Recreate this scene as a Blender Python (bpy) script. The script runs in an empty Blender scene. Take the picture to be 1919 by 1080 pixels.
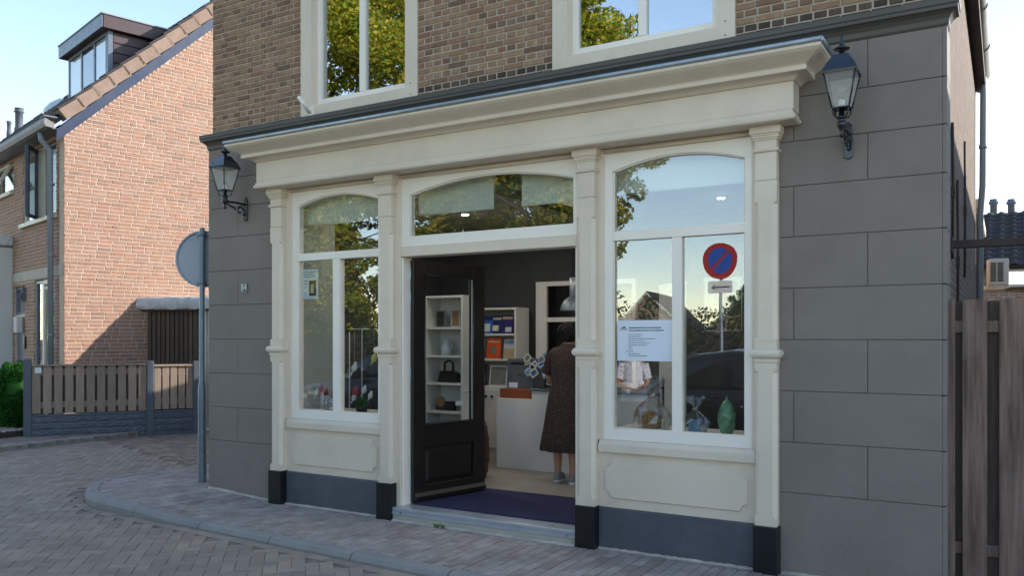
import bpy, bmesh, math, random
import numpy as np
from mathutils import Matrix, Vector
random.seed(7)
rng = np.random.default_rng(11)
R = math.radians
scn = bpy.context.scene
col = scn.collection

# ------------------------------------------------------------------ camera, sky, sun, exposure
CAM = Vector((7.196, -5.92, 1.62)); YAW = R(30.70); FPX = 1556.4; CX = 959.5; CY = 634.0
cam_d = bpy.data.cameras.new('camera'); cam_d.sensor_width = 36.0
cam_d.lens = FPX / 1919.0 * 36.0; cam_d.shift_y = (CY - 540.0) / 1919.0
cam_d.clip_start = 0.05; cam_d.clip_end = 2000
cam = bpy.data.objects.new('camera', cam_d); col.objects.link(cam)
cam.location = CAM; cam.rotation_euler = (R(90), 0, YAW)
scn.camera = cam

SUN_T = R(40)      # direction to the sun, from +x (along the shop front) towards +y (behind the shop)
SUN_E = R(22.5)
w = bpy.data.worlds.new('World'); scn.world = w; w.use_nodes = True
wn = w.node_tree.nodes; wl = w.node_tree.links
sky = wn.new('ShaderNodeTexSky'); sky.sky_type = 'NISHITA'; sky.sun_disc = False
sky.sun_elevation = SUN_E; sky.sun_rotation = R(90) - SUN_T
sky.air_density = 1.0; sky.dust_density = 0.1; sky.altitude = 800; sky.ozone_density = 1.0
bg = wn['Background']; bg.inputs['Strength'].default_value = 0.15
wbn = wn.new('ShaderNodeMix'); wbn.data_type = 'RGBA'; wbn.blend_type = 'MULTIPLY'; wbn.inputs[0].default_value = 1.0
wbn.inputs[7].default_value = (1.075, 1.0, .94, 1)   # the camera's white balance
wl.new(sky.outputs['Color'], wbn.inputs[6]); wl.new(wbn.outputs[2], bg.inputs['Color'])
sd = bpy.data.lights.new('sun', 'SUN'); sd.energy = 2.9; sd.angle = R(0.55); sd.color = (1.0, 0.92, 0.85)
sun = bpy.data.objects.new('sun', sd); col.objects.link(sun)
sdir = Vector((math.cos(SUN_T) * math.cos(SUN_E), math.sin(SUN_T) * math.cos(SUN_E), math.sin(SUN_E)))
sun.rotation_euler = sdir.to_track_quat('Z', 'Y').to_euler(); sun.location = sdir * 60
scn.view_settings.view_transform = 'Standard'; scn.view_settings.look = 'None'
scn.view_settings.gamma = 1.0; scn.view_settings.use_curve_mapping = False
scn.view_settings.exposure = 1.52
scn.render.engine = 'CYCLES'
scn.cycles.max_bounces = 10; scn.cycles.transparent_max_bounces = 24; scn.cycles.glossy_bounces = 6

def project(p):
    d = p - CAM
    b = -d.x * math.sin(YAW) + d.y * math.cos(YAW); a = d.x * math.cos(YAW) + d.y * math.sin(YAW)
    if b < 0.05: return None
    return CX + FPX * a / b, CY - FPX * d.z / b, b

def at(u, v, y=None, depth=None, z=None):
    x = (u - CX)/FPX; zz = -(v - CY)/FPX
    r = Vector((x*math.cos(YAW) - math.sin(YAW), x*math.sin(YAW) + math.cos(YAW), zz))
    t = depth if depth is not None else ((y - CAM.y)/r.y if y is not None else (z - CAM.z)/r.z)
    return CAM + r*t

# ------------------------------------------------------------------ materials
def nodes_of(name):
    m = bpy.data.materials.new(name); m.use_nodes = True
    return m, m.node_tree.nodes, m.node_tree.links, m.node_tree.nodes['Principled BSDF']
def rgb(h):
    if isinstance(h, str):
        c = [int(h[i:i+2], 16) / 255 for i in (0, 2, 4)]
        return tuple(((v + .055) / 1.055) ** 2.4 if v > .04045 else v / 12.92 for v in c)
    return h
def noise(n, l, co, scale, detail=4, rough=.6):
    t = n.new('ShaderNodeTexNoise'); t.inputs['Scale'].default_value = scale
    t.inputs['Detail'].default_value = detail; t.inputs['Roughness'].default_value = rough
    if co is not None: l.new(co, t.inputs['Vector'])
    return t
def mixc(n, l, a, b, f, mode='MIX'):
    m = n.new('ShaderNodeMix'); m.data_type = 'RGBA'; m.blend_type = mode
    for sock, v in ((m.inputs[6], a), (m.inputs[7], b), (m.inputs[0], f)):
        if isinstance(v, (int, float)): sock.default_value = v
        elif isinstance(v, tuple): sock.default_value = (*v, 1)
        else: l.new(v, sock)
    return m.outputs[2]
def maprange(n, l, v, a, b, c, d):
    m = n.new('ShaderNodeMapRange'); l.new(v, m.inputs[0])
    for i, x in enumerate((a, b, c, d)): m.inputs[i+1].default_value = x
    return m.outputs[0]
def rand_value(n, l):
    oi = n.new('ShaderNodeObjectInfo'); ge = n.new('ShaderNodeNewGeometry')
    cb = n.new('ShaderNodeCombineXYZ'); l.new(oi.outputs['Random'], cb.inputs[0]); l.new(ge.outputs['Random Per Island'], cb.inputs[1])
    wn_ = n.new('ShaderNodeTexWhiteNoise'); wn_.noise_dimensions = '3D'; l.new(cb.outputs[0], wn_.inputs['Vector'])
    return wn_.outputs['Value']
def ramp(n, l, v, stops):
    r = n.new('ShaderNodeValToRGB'); l.new(v, r.inputs[0]); e = r.color_ramp.elements
    while len(e) < len(stops): e.new(0.5)
    for i, (p, c) in enumerate(stops):
        e[i].position = p; e[i].color = (*c, 1)
    return r.outputs[0]
def mat(name, c, rough=.6, var=.10, scale=3.0, bump=0.0, bscale=90, metal=0.0, spec=.5, stops=None, stretch=None, island=0.0, coat=0.0, dirt=0.0, dirtcol=(.3, .28, .25), dscale=1.3, sheen=0.0):
    m, n, l, p = nodes_of(name); c = rgb(c)
    tc = n.new('ShaderNodeTexCoord'); geo = n.new('ShaderNodeNewGeometry'); co = geo.outputs['Position']
    if stretch:
        mp = n.new('ShaderNodeMapping'); l.new(co, mp.inputs[0]); mp.inputs['Scale'].default_value = stretch; co = mp.outputs[0]
    t = noise(n, l, co, scale, 6, .62)
    if stops:
        base = ramp(n, l, rand_value(n, l), [(q, rgb(x)) for q, x in stops])
        base = mixc(n, l, base, maprange(n, l, t.outputs[0], .25, .75, 1 - var, 1 + var), 1.0, 'MULTIPLY')
    else:
        base = mixc(n, l, tuple(x * (1 - var) for x in c), tuple(min(1, x * (1 + var)) for x in c), maprange(n, l, t.outputs[0], .3, .7, 0, 1))
        if island:
            base = mixc(n, l, base, maprange(n, l, rand_value(n, l), 0, 1, 1 - island, 1 + island), 1.0, 'MULTIPLY')
    if dirt:
        d = noise(n, l, geo.outputs['Position'], dscale, 8, .7)
        base = mixc(n, l, base, rgb(dirtcol), maprange(n, l, d.outputs[0], .5, .78, 0, dirt))
    l.new(base, p.inputs['Base Color'])
    rt = noise(n, l, co, scale * 2.3, 4)
    l.new(maprange(n, l, rt.outputs[0], .3, .7, max(.03, rough - .08), min(1, rough + .08)), p.inputs['Roughness'])
    p.inputs['Metallic'].default_value = metal; p.inputs['Specular IOR Level'].default_value = spec
    if coat: p.inputs['Coat Weight'].default_value = coat; p.inputs['Coat Roughness'].default_value = .08
    if bump:
        b = n.new('ShaderNodeBump'); b.inputs['Strength'].default_value = bump; b.inputs['Distance'].default_value = .01
        bt = noise(n, l, co, bscale, 5, .7); l.new(bt.outputs[0], b.inputs['Height']); l.new(b.outputs[0], p.inputs['Normal'])
    return m
def glass_mat(name, k=2.2, c0=0.02, tint=(.96, .98, .97), wave=.012):
    m, n, l, p = nodes_of(name); n.remove(p); out = n['Material Output']
    tr = n.new('ShaderNodeBsdfTransparent'); tr.inputs[0].default_value = (*tint, 1)
    gl = n.new('ShaderNodeBsdfGlossy'); gl.inputs['Roughness'].default_value = 0.0
    geo = n.new('ShaderNodeNewGeometry')
    def math_(op, a, b=None, c=None):
        q = n.new('ShaderNodeMath'); q.operation = op
        for i, v in enumerate((a, b, c)):
            if v is None: continue
            if isinstance(v, (int, float)): q.inputs[i].default_value = v
            else: l.new(v, q.inputs[i])
        return q
    dt = n.new('ShaderNodeVectorMath'); dt.operation = 'DOT_PRODUCT'; l.new(geo.outputs['Incoming'], dt.inputs[0]); l.new(geo.outputs['Normal'], dt.inputs[1])
    inv = math_('SUBTRACT', 1.0, math_('ABSOLUTE', dt.outputs['Value']).outputs[0])
    ma = math_('MULTIPLY_ADD', math_('POWER', inv.outputs[0], 5.0).outputs[0], 1.0 - (c0 + .04*k), c0 + .04*k); ma.use_clamp = True
    t = noise(n, l, geo.outputs['Position'], 1.7, 1, .4)
    b = n.new('ShaderNodeBump'); b.inputs['Strength'].default_value = wave; b.inputs['Distance'].default_value = .12; l.new(t.outputs[0], b.inputs['Height']); l.new(b.outputs[0], gl.inputs['Normal'])
    mx = n.new('ShaderNodeMixShader'); l.new(ma.outputs[0], mx.inputs[0]); l.new(tr.outputs[0], mx.inputs[1]); l.new(gl.outputs[0], mx.inputs[2]); l.new(mx.outputs[0], out.inputs[0])
    return m
def leaf_mat(name, stops, rough=.55):
    m, n, l, p = nodes_of(name)
    base = ramp(n, l, rand_value(n, l), [(q, rgb(x)) for q, x in stops])
    l.new(base, p.inputs['Base Color']); p.inputs['Roughness'].default_value = rough; p.inputs['Specular IOR Level'].default_value = .3
    out = n['Material Output']; tl = n.new('ShaderNodeBsdfTranslucent'); l.new(base, tl.inputs[0])
    mx = n.new('ShaderNodeMixShader'); mx.inputs[0].default_value = .5; l.new(p.outputs[0], mx.inputs[1]); l.new(tl.outputs[0], mx.inputs[2]); l.new(mx.outputs[0], out.inputs[0])
    return m
def brick_tex_mat(name, c1, c2, mortar, bw, bh, ms=.012, bump=.5, rough=.85, axes='xz'):
    # surfaces too far or too foreshortened for the single bricks to be told apart
    m, n, l, p = nodes_of(name)
    tc = n.new('ShaderNodeTexCoord'); sp = n.new('ShaderNodeSeparateXYZ'); l.new(tc.outputs['Object'], sp.inputs[0])
    cb = n.new('ShaderNodeCombineXYZ'); l.new(sp.outputs[axes[0].upper()], cb.inputs[0]); l.new(sp.outputs[axes[1].upper()], cb.inputs[1])
    b = n.new('ShaderNodeTexBrick'); l.new(cb.outputs[0], b.inputs['Vector']); b.inputs['Color1'].default_value = (*rgb(c1), 1); b.inputs['Color2'].default_value = (*rgb(c2), 1)
    b.inputs['Mortar'].default_value = (*rgb(mortar), 1); b.inputs['Scale'].default_value = 1; b.inputs['Brick Width'].default_value = bw; b.inputs['Row Height'].default_value = bh; b.inputs['Mortar Size'].default_value = ms
    t = noise(n, l, tc.outputs['Object'], 9, 6, .7)
    l.new(mixc(n, l, b.outputs[0], maprange(n, l, t.outputs[0], .25, .75, .6, 1.35), 1.0, 'MULTIPLY'), p.inputs['Base Color'])
    p.inputs['Roughness'].default_value = rough
    bp = n.new('ShaderNodeBump'); bp.inputs['Strength'].default_value = bump; bp.inputs['Distance'].default_value = .02
    ad = n.new('ShaderNodeMath'); ad.operation = 'MULTIPLY_ADD'; l.new(b.outputs['Fac'], ad.inputs[0]); ad.inputs[1].default_value = -.8
    t2 = noise(n, l, tc.outputs['Object'], 30, 5, .7); l.new(t2.outputs[0], ad.inputs[2]); l.new(ad.outputs[0], bp.inputs['Height']); l.new(bp.outputs[0], p.inputs['Normal'])
    return m
def pattern_mat(name, base, dot, scale, thr=.35, rough=.8, dot2=None):
    m, n, l, p = nodes_of(name)
    tc = n.new('ShaderNodeTexCoord'); v = n.new('ShaderNodeTexVoronoi'); v.inputs['Scale'].default_value = scale; l.new(tc.outputs['Object'], v.inputs['Vector'])
    f = maprange(n, l, v.outputs['Distance'], thr, thr + .06, 1, 0)
    d = rgb(dot) if not dot2 else mixc(n, l, rgb(dot), rgb(dot2), maprange(n, l, v.outputs['Color'], .4, .6, 0, 1))
    l.new(mixc(n, l, rgb(base), d, f), p.inputs['Base Color']); p.inputs['Roughness'].default_value = rough
    return m

M = {}
M['cream'] = mat('cream_paint', 'dccdb8', .40, .05, 1.6, .09, 18, dirt=.28, dirtcol='a89f91', dscale=2.6)
M['white'] = mat('white_paint', 'f2eadd', .35, .03, 1.5, .04, 25, dirt=.08, dirtcol='b5ada0')
M['grey'] = mat('grey_render', '81786f', .8, .11, 2.2, .35, 130, dirt=.4, dirtcol='6b645c', dscale=1.1)
M['grey_joint'] = mat('grey_joint', '6e675f', .85, .06, 4)
M['band'] = mat('dark_grey_paint', '504b44', .5, .06, 2, .08, 40)
M['bluestone'] = mat('blue_stone', '50535a', .5, .14, 5, .1, 60, dirt=.35, dirtcol='74767a', dscale=3.5)
M['black'] = mat('black_stone', '131417', .42, .1, 4, .05, 40)
M['zinc'] = mat('zinc', '9aa5ac', .42, .12, 7, .15, 30, metal=.6)
M['pipe'] = mat('grey_pipe', '8b8f94', .5, .08, 4)
M['concrete'] = mat('concrete', 'a9a69b', .85, .14, 6, .5, 70, dirt=.3, dirtcol='807a6c', dscale=4)
M['alu'] = mat('aluminium', 'b9c0c8', .35, .08, 9, .05, metal=.55)
M['mortar'] = mat('mortar', 'b9ac9c', .95, .15, 12, .6, 140, dirt=.25, dirtcol='5c5348')
M['brick'] = mat('old_brick', '000000', .88, .26, 16, .7, 90, stops=[(0, '735a48'), (.25, '8d6e54'), (.5, '997a5e'), (.75, 'a08264'), (1, '8f664f')], dirt=.22, dirtcol='3a312a', dscale=2)
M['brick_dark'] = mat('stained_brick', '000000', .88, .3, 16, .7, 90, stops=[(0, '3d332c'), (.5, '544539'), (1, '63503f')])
M['hmortar'] = mat('pale_mortar', 'c2af9c', .95, .1, 10, .5, 140)
M['hbrick'] = mat('pink_brick', '000000', .85, .16, 9, .5, 90, stops=[(0, '967562'), (.25, 'a27c66'), (.5, '9d7f6b'), (.75, 'a3775f'), (1, '8b7162')])
M['paver'] = mat('concrete_paver', '000000', .85, .16, 5, .6, 120, stops=[(0, '8c7d6f'), (.4, '988879'), (.7, '9f8f7e'), (1, '877a6d')], dirt=.3, dirtcol='a39a8f', dscale=.8)
M['clinker'] = mat('clinker_paver', '000000', .8, .2, 8, .6, 110, stops=[(0, '8a7c74'), (.35, '968880'), (.7, '9f958d'), (1, '8f8881')], dirt=.85, dirtcol='c6bcb2', dscale=3.4)
M['redpaver'] = mat('brown_paver', '000000', .85, .2, 8, .6, 110, stops=[(0, '7a6a62'), (.5, '887769'), (1, '988674')], dirt=.2, dirtcol='8d8377')
M['sand'] = mat('joint_sand', '6a6259', .95, .2, 8, .5, 150)
M['sand2'] = mat('pale_joint_sand', 'b5aa9d', .95, .25, 5, .5, 150)
M['kerb'] = mat('kerb_concrete', '8d8b85', .8, .12, 4, .5, 90, dirt=.3, dirtcol='6a6f6e', dscale=3)
M['asphalt'] = brick_tex_mat('distant_paving', '80766e', '887d74', '756b62', .2, .1, .006, .2, axes='xy')
M['lantern'] = mat('lantern_green', '10191c', .3, .1, 6, coat=.3)
M['lantern_roof'] = mat('lantern_roof_sky_tint', '17222e', .22, .08, 6, coat=.7)  # blue of the mirrored sky is put into the roof's base colour
M['chrome'] = mat('worn_chrome', 'b9b6ad', .3, .2, 20, metal=.8)
M['glass'] = glass_mat('window_glass', 2.2, .05)
M['glass_up'] = glass_mat('upper_window_glass', 3.0, .40, (.8, .83, .82))
M['glass_thin'] = glass_mat('thin_glass', 1.2, .0)
def frosted(name):
    m, n, l, p = nodes_of(name); out = n['Material Output']; p.inputs['Base Color'].default_value = (.75, .73, .66, 1); p.inputs['Roughness'].default_value = .2
    tr = n.new('ShaderNodeBsdfTransparent'); mx = n.new('ShaderNodeMixShader'); mx.inputs[0].default_value = .3; l.new(tr.outputs[0], mx.inputs[1]); l.new(p.outputs[0], mx.inputs[2]); l.new(mx.outputs[0], out.inputs[0]); return m
M['lantern_glass'] = frosted('lantern_glass')
M['bulb'] = mat('frosted_bulb', 'e8e6de', .3, .02)
M['galv'] = mat('galvanised_steel', '79838b', .45, .14, 10, .08, metal=.5)
M['signback'] = mat('grey_sign_back', '98a0aa', .45, .05, 2)
M['door'] = mat('dark_brown_paint', '1f1a17', .35, .08, 3, .04, 30)
M['mat'] = mat('navy_mat', '23244a', .95, .2, 60, .9, 400)
M['floor'] = mat('shop_floor', '8d857a', .42, .1, 2, .03, 20)
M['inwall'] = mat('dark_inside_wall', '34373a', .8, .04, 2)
M['inwhite'] = mat('white_inside_wall', 'c9c9c6', .8, .03, 2)
M['partition'] = mat('grey_white_board', '9aa3a4', .7, .03, 2)
M['ceil'] = mat('ceiling_paint', 'b9b9b4', .85, .03, 2)
M['lam'] = mat('white_laminate', 'cfcfcb', .45, .02, 2)
M['knob'] = mat('dark_knob', '1b1b1c', .4, .05)
M['regrey'] = mat('register_grey', '565a60', .45, .04)
M['wood'] = mat('fence_wood', '7d675b', .85, .55, 3, .9, 30, stretch=(11, 11, .6), island=.15, dirt=.45, dirtcol='938a83', dscale=3.2)
M['wood2'] = mat('garden_fence_wood', '9c8876', .85, .22, 4, .5, 60, stretch=(14, 14, 1.1), island=.16)
M['wood_dark'] = mat('back_fence_wood', '574a40', .9, .25, 4, .5, 60, stretch=(14, 14, 1.1), island=.2)
M['gatewood'] = mat('gate_wood', '5a4c40', .85, .2, 4, .4, 60, stretch=(14, 14, 1.1), island=.16)
M['cpost'] = mat('concrete_post', '5d636b', .85, .14, 6, .6, 80)
M['lead'] = mat('lead_flashing', 'c2c4c6', .5, .2, 10, .9, 16, metal=.1)
M['navy'] = mat('navy_board', '28324a', .4, .06, 2)
M['verge'] = mat('verge_tile', '8a7465', .85, .14, 7, .4, 80, island=.1)
M['rtile'] = mat('dark_roof_tile', '2f2a2a', .7, .2, 6, .4, 60, island=.2)
M['brownclad'] = mat('brown_cladding', '3a2626', .5, .08, 3)
M['greyframe'] = mat('grey_frame', '5d6673', .4, .05, 3)
M['creamframe'] = mat('aged_cream_frame', 'c9c2ae', .5, .06, 3)
M['gutter'] = mat('aged_gutter', '7d7a76', .6, .12, 5)
M['lintel'] = mat('pale_lintel', 'b0a596', .8, .08, 3)
M['sidewall'] = brick_tex_mat('rough_side_brick', '705c48', '5c4a39', '7d7061', .2, .06, .012, .9, axes='yz')
M['flatbrick'] = brick_tex_mat('plain_brick_wall', '8a6b55', '7a5b45', 'a59887', .22, .062, .012, .5)
M['flatbrick_y'] = brick_tex_mat('plain_brick_wall_side', '8a6b55', '7a5b45', 'a59887', .22, .062, .012, .5, axes='yz')
M['steel'] = mat('rusty_steel', '3a2f29', .7, .2, 6, .3, 60)
M['ac'] = mat('white_plastic', 'c8c6bd', .5, .04)
M['darkslot'] = mat('dark_slot', '0e0f11', .7, .05)
M['leaf'] = leaf_mat('autumn_leaf', [(0, '5a7626'), (.35, '82932c'), (.65, 'acaa34'), (.85, 'c8b23c'), (1, '8f7d2c')])
M['leaf_green'] = leaf_mat('green_leaf', [(0, '26401a'), (.5, '3f5c22'), (1, '5a7030')])
M['hedge'] = leaf_mat('hedge_leaf', [(0, '1c3316'), (.5, '2f4a1d'), (.85, '4a5f28'), (1, '6a4c22')])
M['conifer'] = leaf_mat('conifer_leaf', [(0, '1a4412'), (.5, '2c661a'), (1, '458226')])
M['bark'] = mat('bark', '4a3c30', .9, .25, 6, .8, 30, stretch=(5, 5, 1))
M['skin'] = mat('skin', 'b8836a', .55, .05, 6)
M['hair'] = mat('dark_hair', '191310', .55, .3, 40, .9, 90)
M['dress'] = pattern_mat('brown_print_dress', '352620', '6f4c2e', 38, .22, .85, '4a4644')
M['blouse'] = pattern_mat('white_print_blouse', 'd5d8e0', '5a6488', 22, .22, .8)
M['skirt'] = mat('rust_skirt', '6b2f1c', .85, .1, 8)
M['shoe'] = mat('grey_shoe', '8f8b85', .7, .06, 8)
M['sole'] = mat('white_sole', 'd8d6d0', .6, .04)
M['carpaint'] = mat('black_car_paint', '0b0d11', .25, .05, 2, coat=1.0)
M['carblue'] = mat('dark_blue_car_paint', '121c30', .25, .05, 2, coat=1.0)
M['tyre'] = mat('tyre_rubber', '141414', .85, .1)
M['carglass'] = mat('car_glass', '0a0d10', .05, .02, spec=1.0)
M['headlamp'] = mat('headlamp_glass', 'c9d0d6', .12, .02, spec=.8)
M['taillamp'] = mat('tail_lamp', '7a0d0d', .15, .02)
M['red'] = mat('sign_red', 'b3161c', .4, .02)
M['blue'] = mat('sign_blue', '0f4fb8', .4, .02)
M['signwhite'] = mat('sign_white', 'dcdcda', .4, .02)
M['ink'] = mat('black_ink', '17181a', .6, .02)
M['paper'] = mat('paper', 'dfe6ee', .7, .02, sheen=.1)
M['plate'] = mat('number_plate_green', '17402c', .35, .03)
M['pottery'] = mat('green_glass_vase', '6d9a7c', .12, .45, 22, spec=.8)
M['cello'] = glass_mat('cellophane', 2.6, .10, (.93, .95, .95), .8)
M['cardboard'] = mat('cardboard', 'a1743f', .8, .06)
M['straw'] = mat('white_tissue', 'c9d4da', .8, .06, 20, .6, 50)
M['redbird'] = mat('red_ceramic', 'a3201d', .3, .08)
M['whitebird'] = mat('white_ceramic', 'd8dcdf', .3, .04)
M['yellowbird'] = mat('yellow_ceramic', 'c9c42a', .3, .05)
M['grasspot'] = leaf_mat('pot_grass', [(0, '1d4a12'), (.5, '2f6a1c'), (1, '4b8a2a')])
M['orangewood'] = mat('orange_brown_drawer', '8a4720', .5, .12, 6, stretch=(1, 12, 12))
M['barrel'] = mat('barrel_oak', '4f3018', .6, .2, 5, .3, 40, stretch=(10, 10, 1))
M['blindfab'] = mat('roller_blind', 'd9dcd4', .8, .02)
M['gravel'] = mat('garden_gravel', '000000', .9, .15, 20, stops=[(0, '77716b'), (.5, '99938a'), (1, 'b8b1a6')])
M['grass'] = leaf_mat('weed_leaf', [(0, '40682a'), (1, '6f9a3f')])
M['soil'] = mat('soil', '39322b', .95, .2, 9, .6, 60)
M['dryland'] = mat('dry_lawn', '8d8a60', .9, .2, .6)
M['plaster'] = mat('white_plaster', 'c9c6be', .8, .05, 2)
def em(name, c, s):
    m, n, l, p = nodes_of(name); p.inputs['Base Color'].default_value = (*rgb(c), 1)
    p.inputs['Emission Color'].default_value = (*rgb(c), 1); p.inputs['Emission Strength'].default_value = s; return m
M['downlight'] = em('lit_downlight', 'fff6ea', 190)

# ------------------------------------------------------------------ mesh helpers
class MB:
    def __init__(s): s.v = []; s.f = []; s.sm = []
    def add(s, vs, fs, smooth=False):
        o = len(s.v); s.v += [tuple(q) for q in vs]; s.f += [tuple(i + o for i in f) for f in fs]; s.sm += [smooth] * len(fs); return s
    def box(s, x0, x1, y0, y1, z0, z1, mtx=None):
        vs = [Vector(q) for q in ((x0,y0,z0),(x1,y0,z0),(x1,y1,z0),(x0,y1,z0),(x0,y0,z1),(x1,y0,z1),(x1,y1,z1),(x0,y1,z1))]
        if mtx: vs = [mtx @ q for q in vs]
        return s.add(vs, [(0,3,2,1),(4,5,6,7),(0,1,5,4),(1,2,6,5),(2,3,7,6),(3,0,4,7)])
    def prism(s, poly, axis, a, b, smooth=False):
        # poly: list of 2D points, extruded along axis between a and b
        n = len(poly)
        def P(p, t):
            return {'x': (t, p[0], p[1]), 'y': (p[0], t, p[1]), 'z': (p[0], p[1], t)}[axis]
        vs = [P(p, a) for p in poly] + [P(p, b) for p in poly]
        fs = [(i, (i+1) % n, (i+1) % n + n, i + n) for i in range(n)]
        s.add(vs, fs, smooth); s.add(vs, [tuple(range(n))[::-1], tuple(range(n, 2*n))]); return s
    def lathe(s, prof, c=(0,0,0), seg=20, smooth=True, mtx=None, caps=True):
        vs = []; fs = []; n = len(prof)
        for r, z in prof:
            for k in range(seg):
                a = 2 * math.pi * k / seg; q = Vector((c[0] + r * math.cos(a), c[1] + r * math.sin(a), c[2] + z))
                vs.append(mtx @ q if mtx else q)
        for i in range(n - 1):
            for k in range(seg):
                fs.append((i*seg + k, i*seg + (k+1) % seg, (i+1)*seg + (k+1) % seg, (i+1)*seg + k))
        s.add(vs, fs, smooth)
        if caps: s.add(vs[:seg], [tuple(range(seg))[::-1]]); s.add(vs[-seg:], [tuple(range(seg))])
        return s
    def tube(s, pts, r, seg=10, smooth=True, caps=True):
        pts = [Vector(p) for p in pts]; rr = r if isinstance(r, (list, tuple)) else [r] * len(pts)
        vs = []; fs = []; up = None
        for i, p in enumerate(pts):
            t = (pts[min(i+1, len(pts)-1)] - pts[max(i-1, 0)]).normalized()
            if up is None: up = Vector((0,0,1)) if abs(t.z) < .9 else Vector((1,0,0))
            a = t.cross(up).normalized(); b = a.cross(t).normalized(); up = b
            for k in range(seg):
                q = 2 * math.pi * k / seg; vs.append(p + (a * math.cos(q) + b * math.sin(q)) * rr[i])
        for i in range(len(pts) - 1):
            for k in range(seg): fs.append((i*seg + k, i*seg + (k+1) % seg, (i+1)*seg + (k+1) % seg, (i+1)*seg + k))
        s.add(vs, fs, smooth)
        if caps: s.add(vs[:seg], [tuple(range(seg))[::-1]]); s.add(vs[-seg:], [tuple(range(seg))])
        return s
    def loft(s, rings, smooth=True, caps=True):
        n = len(rings[0]); vs = [q for r in rings for q in r]; fs = []
        for i in range(len(rings) - 1):
            for k in range(n): fs.append((i*n + k, i*n + (k+1) % n, (i+1)*n + (k+1) % n, (i+1)*n + k))
        s.add(vs, fs, smooth)
        if caps: s.add(rings[0], [tuple(range(n))[::-1]]); s.add(rings[-1], [tuple(range(n))])
        return s
    def mesh(s, name, bevel=0, segs=1, weld=True):
        me = bpy.data.meshes.new(name); me.from_pydata(s.v, [], s.f)
        me.polygons.foreach_set('use_smooth', s.sm); me.update()
        bm = bmesh.new(); bm.from_mesh(me)
        if weld: bmesh.ops.remove_doubles(bm, verts=bm.verts, dist=1e-5)
        bmesh.ops.recalc_face_normals(bm, faces=bm.faces)
        if bevel:
            es = [e for e in bm.edges if len(e.link_faces) == 2 and e.calc_face_angle(0) > R(35)]
            bmesh.ops.bevel(bm, geom=es, offset=bevel, segments=segs, affect='EDGES', clamp_overlap=True, profile=.6)
        bm.to_mesh(me); bm.free(); return me
    def build(s, name, m, parent=None, bevel=0, segs=1, loc=None, rotz=0):
        return link(name, s.mesh(name, bevel, segs), m, parent, loc, rotz)
def link(name, me, m, parent=None, loc=None, rotz=0):
    if m is not None and not me.materials: me.materials.append(M[m] if isinstance(m, str) else m)
    o = bpy.data.objects.new(name, me); col.objects.link(o); o.parent = parent
    if loc: o.location = loc
    if rotz: o.rotation_euler[2] = rotz
    return o
def box(name, m, parent, x0, x1, y0, y1, z0, z1, bevel=0, segs=1):
    return MB().box(x0, x1, y0, y1, z0, z1).build(name, m, parent, bevel, segs)
def tag(o, label=None, cat=None, group=None, kind=None):
    if label: o['label'] = label
    if cat: o['category'] = cat
    if group: o['group'] = group
    if kind: o['kind'] = kind
    return o
def thing(name, label, cat, loc=(0,0,0), rotz=0, group=None):
    o = bpy.data.objects.new(name, None); col.objects.link(o); o.empty_display_size = .1
    o.location = loc; o.rotation_euler = (0, 0, rotz)
    return tag(o, label, cat, group)
def copy_tree(o, parent=None):
    c = o.copy(); col.objects.link(c); c.parent = parent
    for ch in list(o.children): copy_tree(ch, c)
    return c
def text_mesh(s, size, depth=.002):
    cu = bpy.data.curves.new('t', 'FONT'); cu.body = s; cu.size = size; cu.extrude = depth; cu.align_x = 'CENTER'; cu.align_y = 'CENTER'
    o = bpy.data.objects.new('t', cu); col.objects.link(o)
    dg = bpy.context.evaluated_depsgraph_get(); me = bpy.data.meshes.new_from_object(o.evaluated_get(dg))
    bpy.data.objects.remove(o); return me
def piece_mesh(name, l, h, p, ch, back=.012, jit=.0):
    """one brick: length l along x, height h along z, front at y=-p, chamfered"""
    j = lambda: random.uniform(-jit, jit)
    a, b = l/2, h/2
    fr = [(-a+ch+j(), -p+j()*.5, -b+ch+j()), (a-ch+j(), -p+j()*.5, -b+ch+j()), (a-ch+j(), -p+j()*.5, b-ch+j()), (-a+ch+j(), -p+j()*.5, b-ch+j())]
    md = [(-a, -p+ch, -b), (a, -p+ch, -b), (a, -p+ch, b), (-a, -p+ch, b)]
    bk = [(-a, back, -b), (a, back, -b), (a, back, b), (-a, back, b)]
    fs = [(0,1,2,3)] + [(4+i, 4+(i+1)%4, (i+1)%4, i) for i in range(4)] + [(8+i, 8+(i+1)%4, 4+(i+1)%4, 4+i) for i in range(4)]
    me = bpy.data.meshes.new(name); me.from_pydata(fr + md + bk, [], fs); me.update(); return me
_pm = {}
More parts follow.
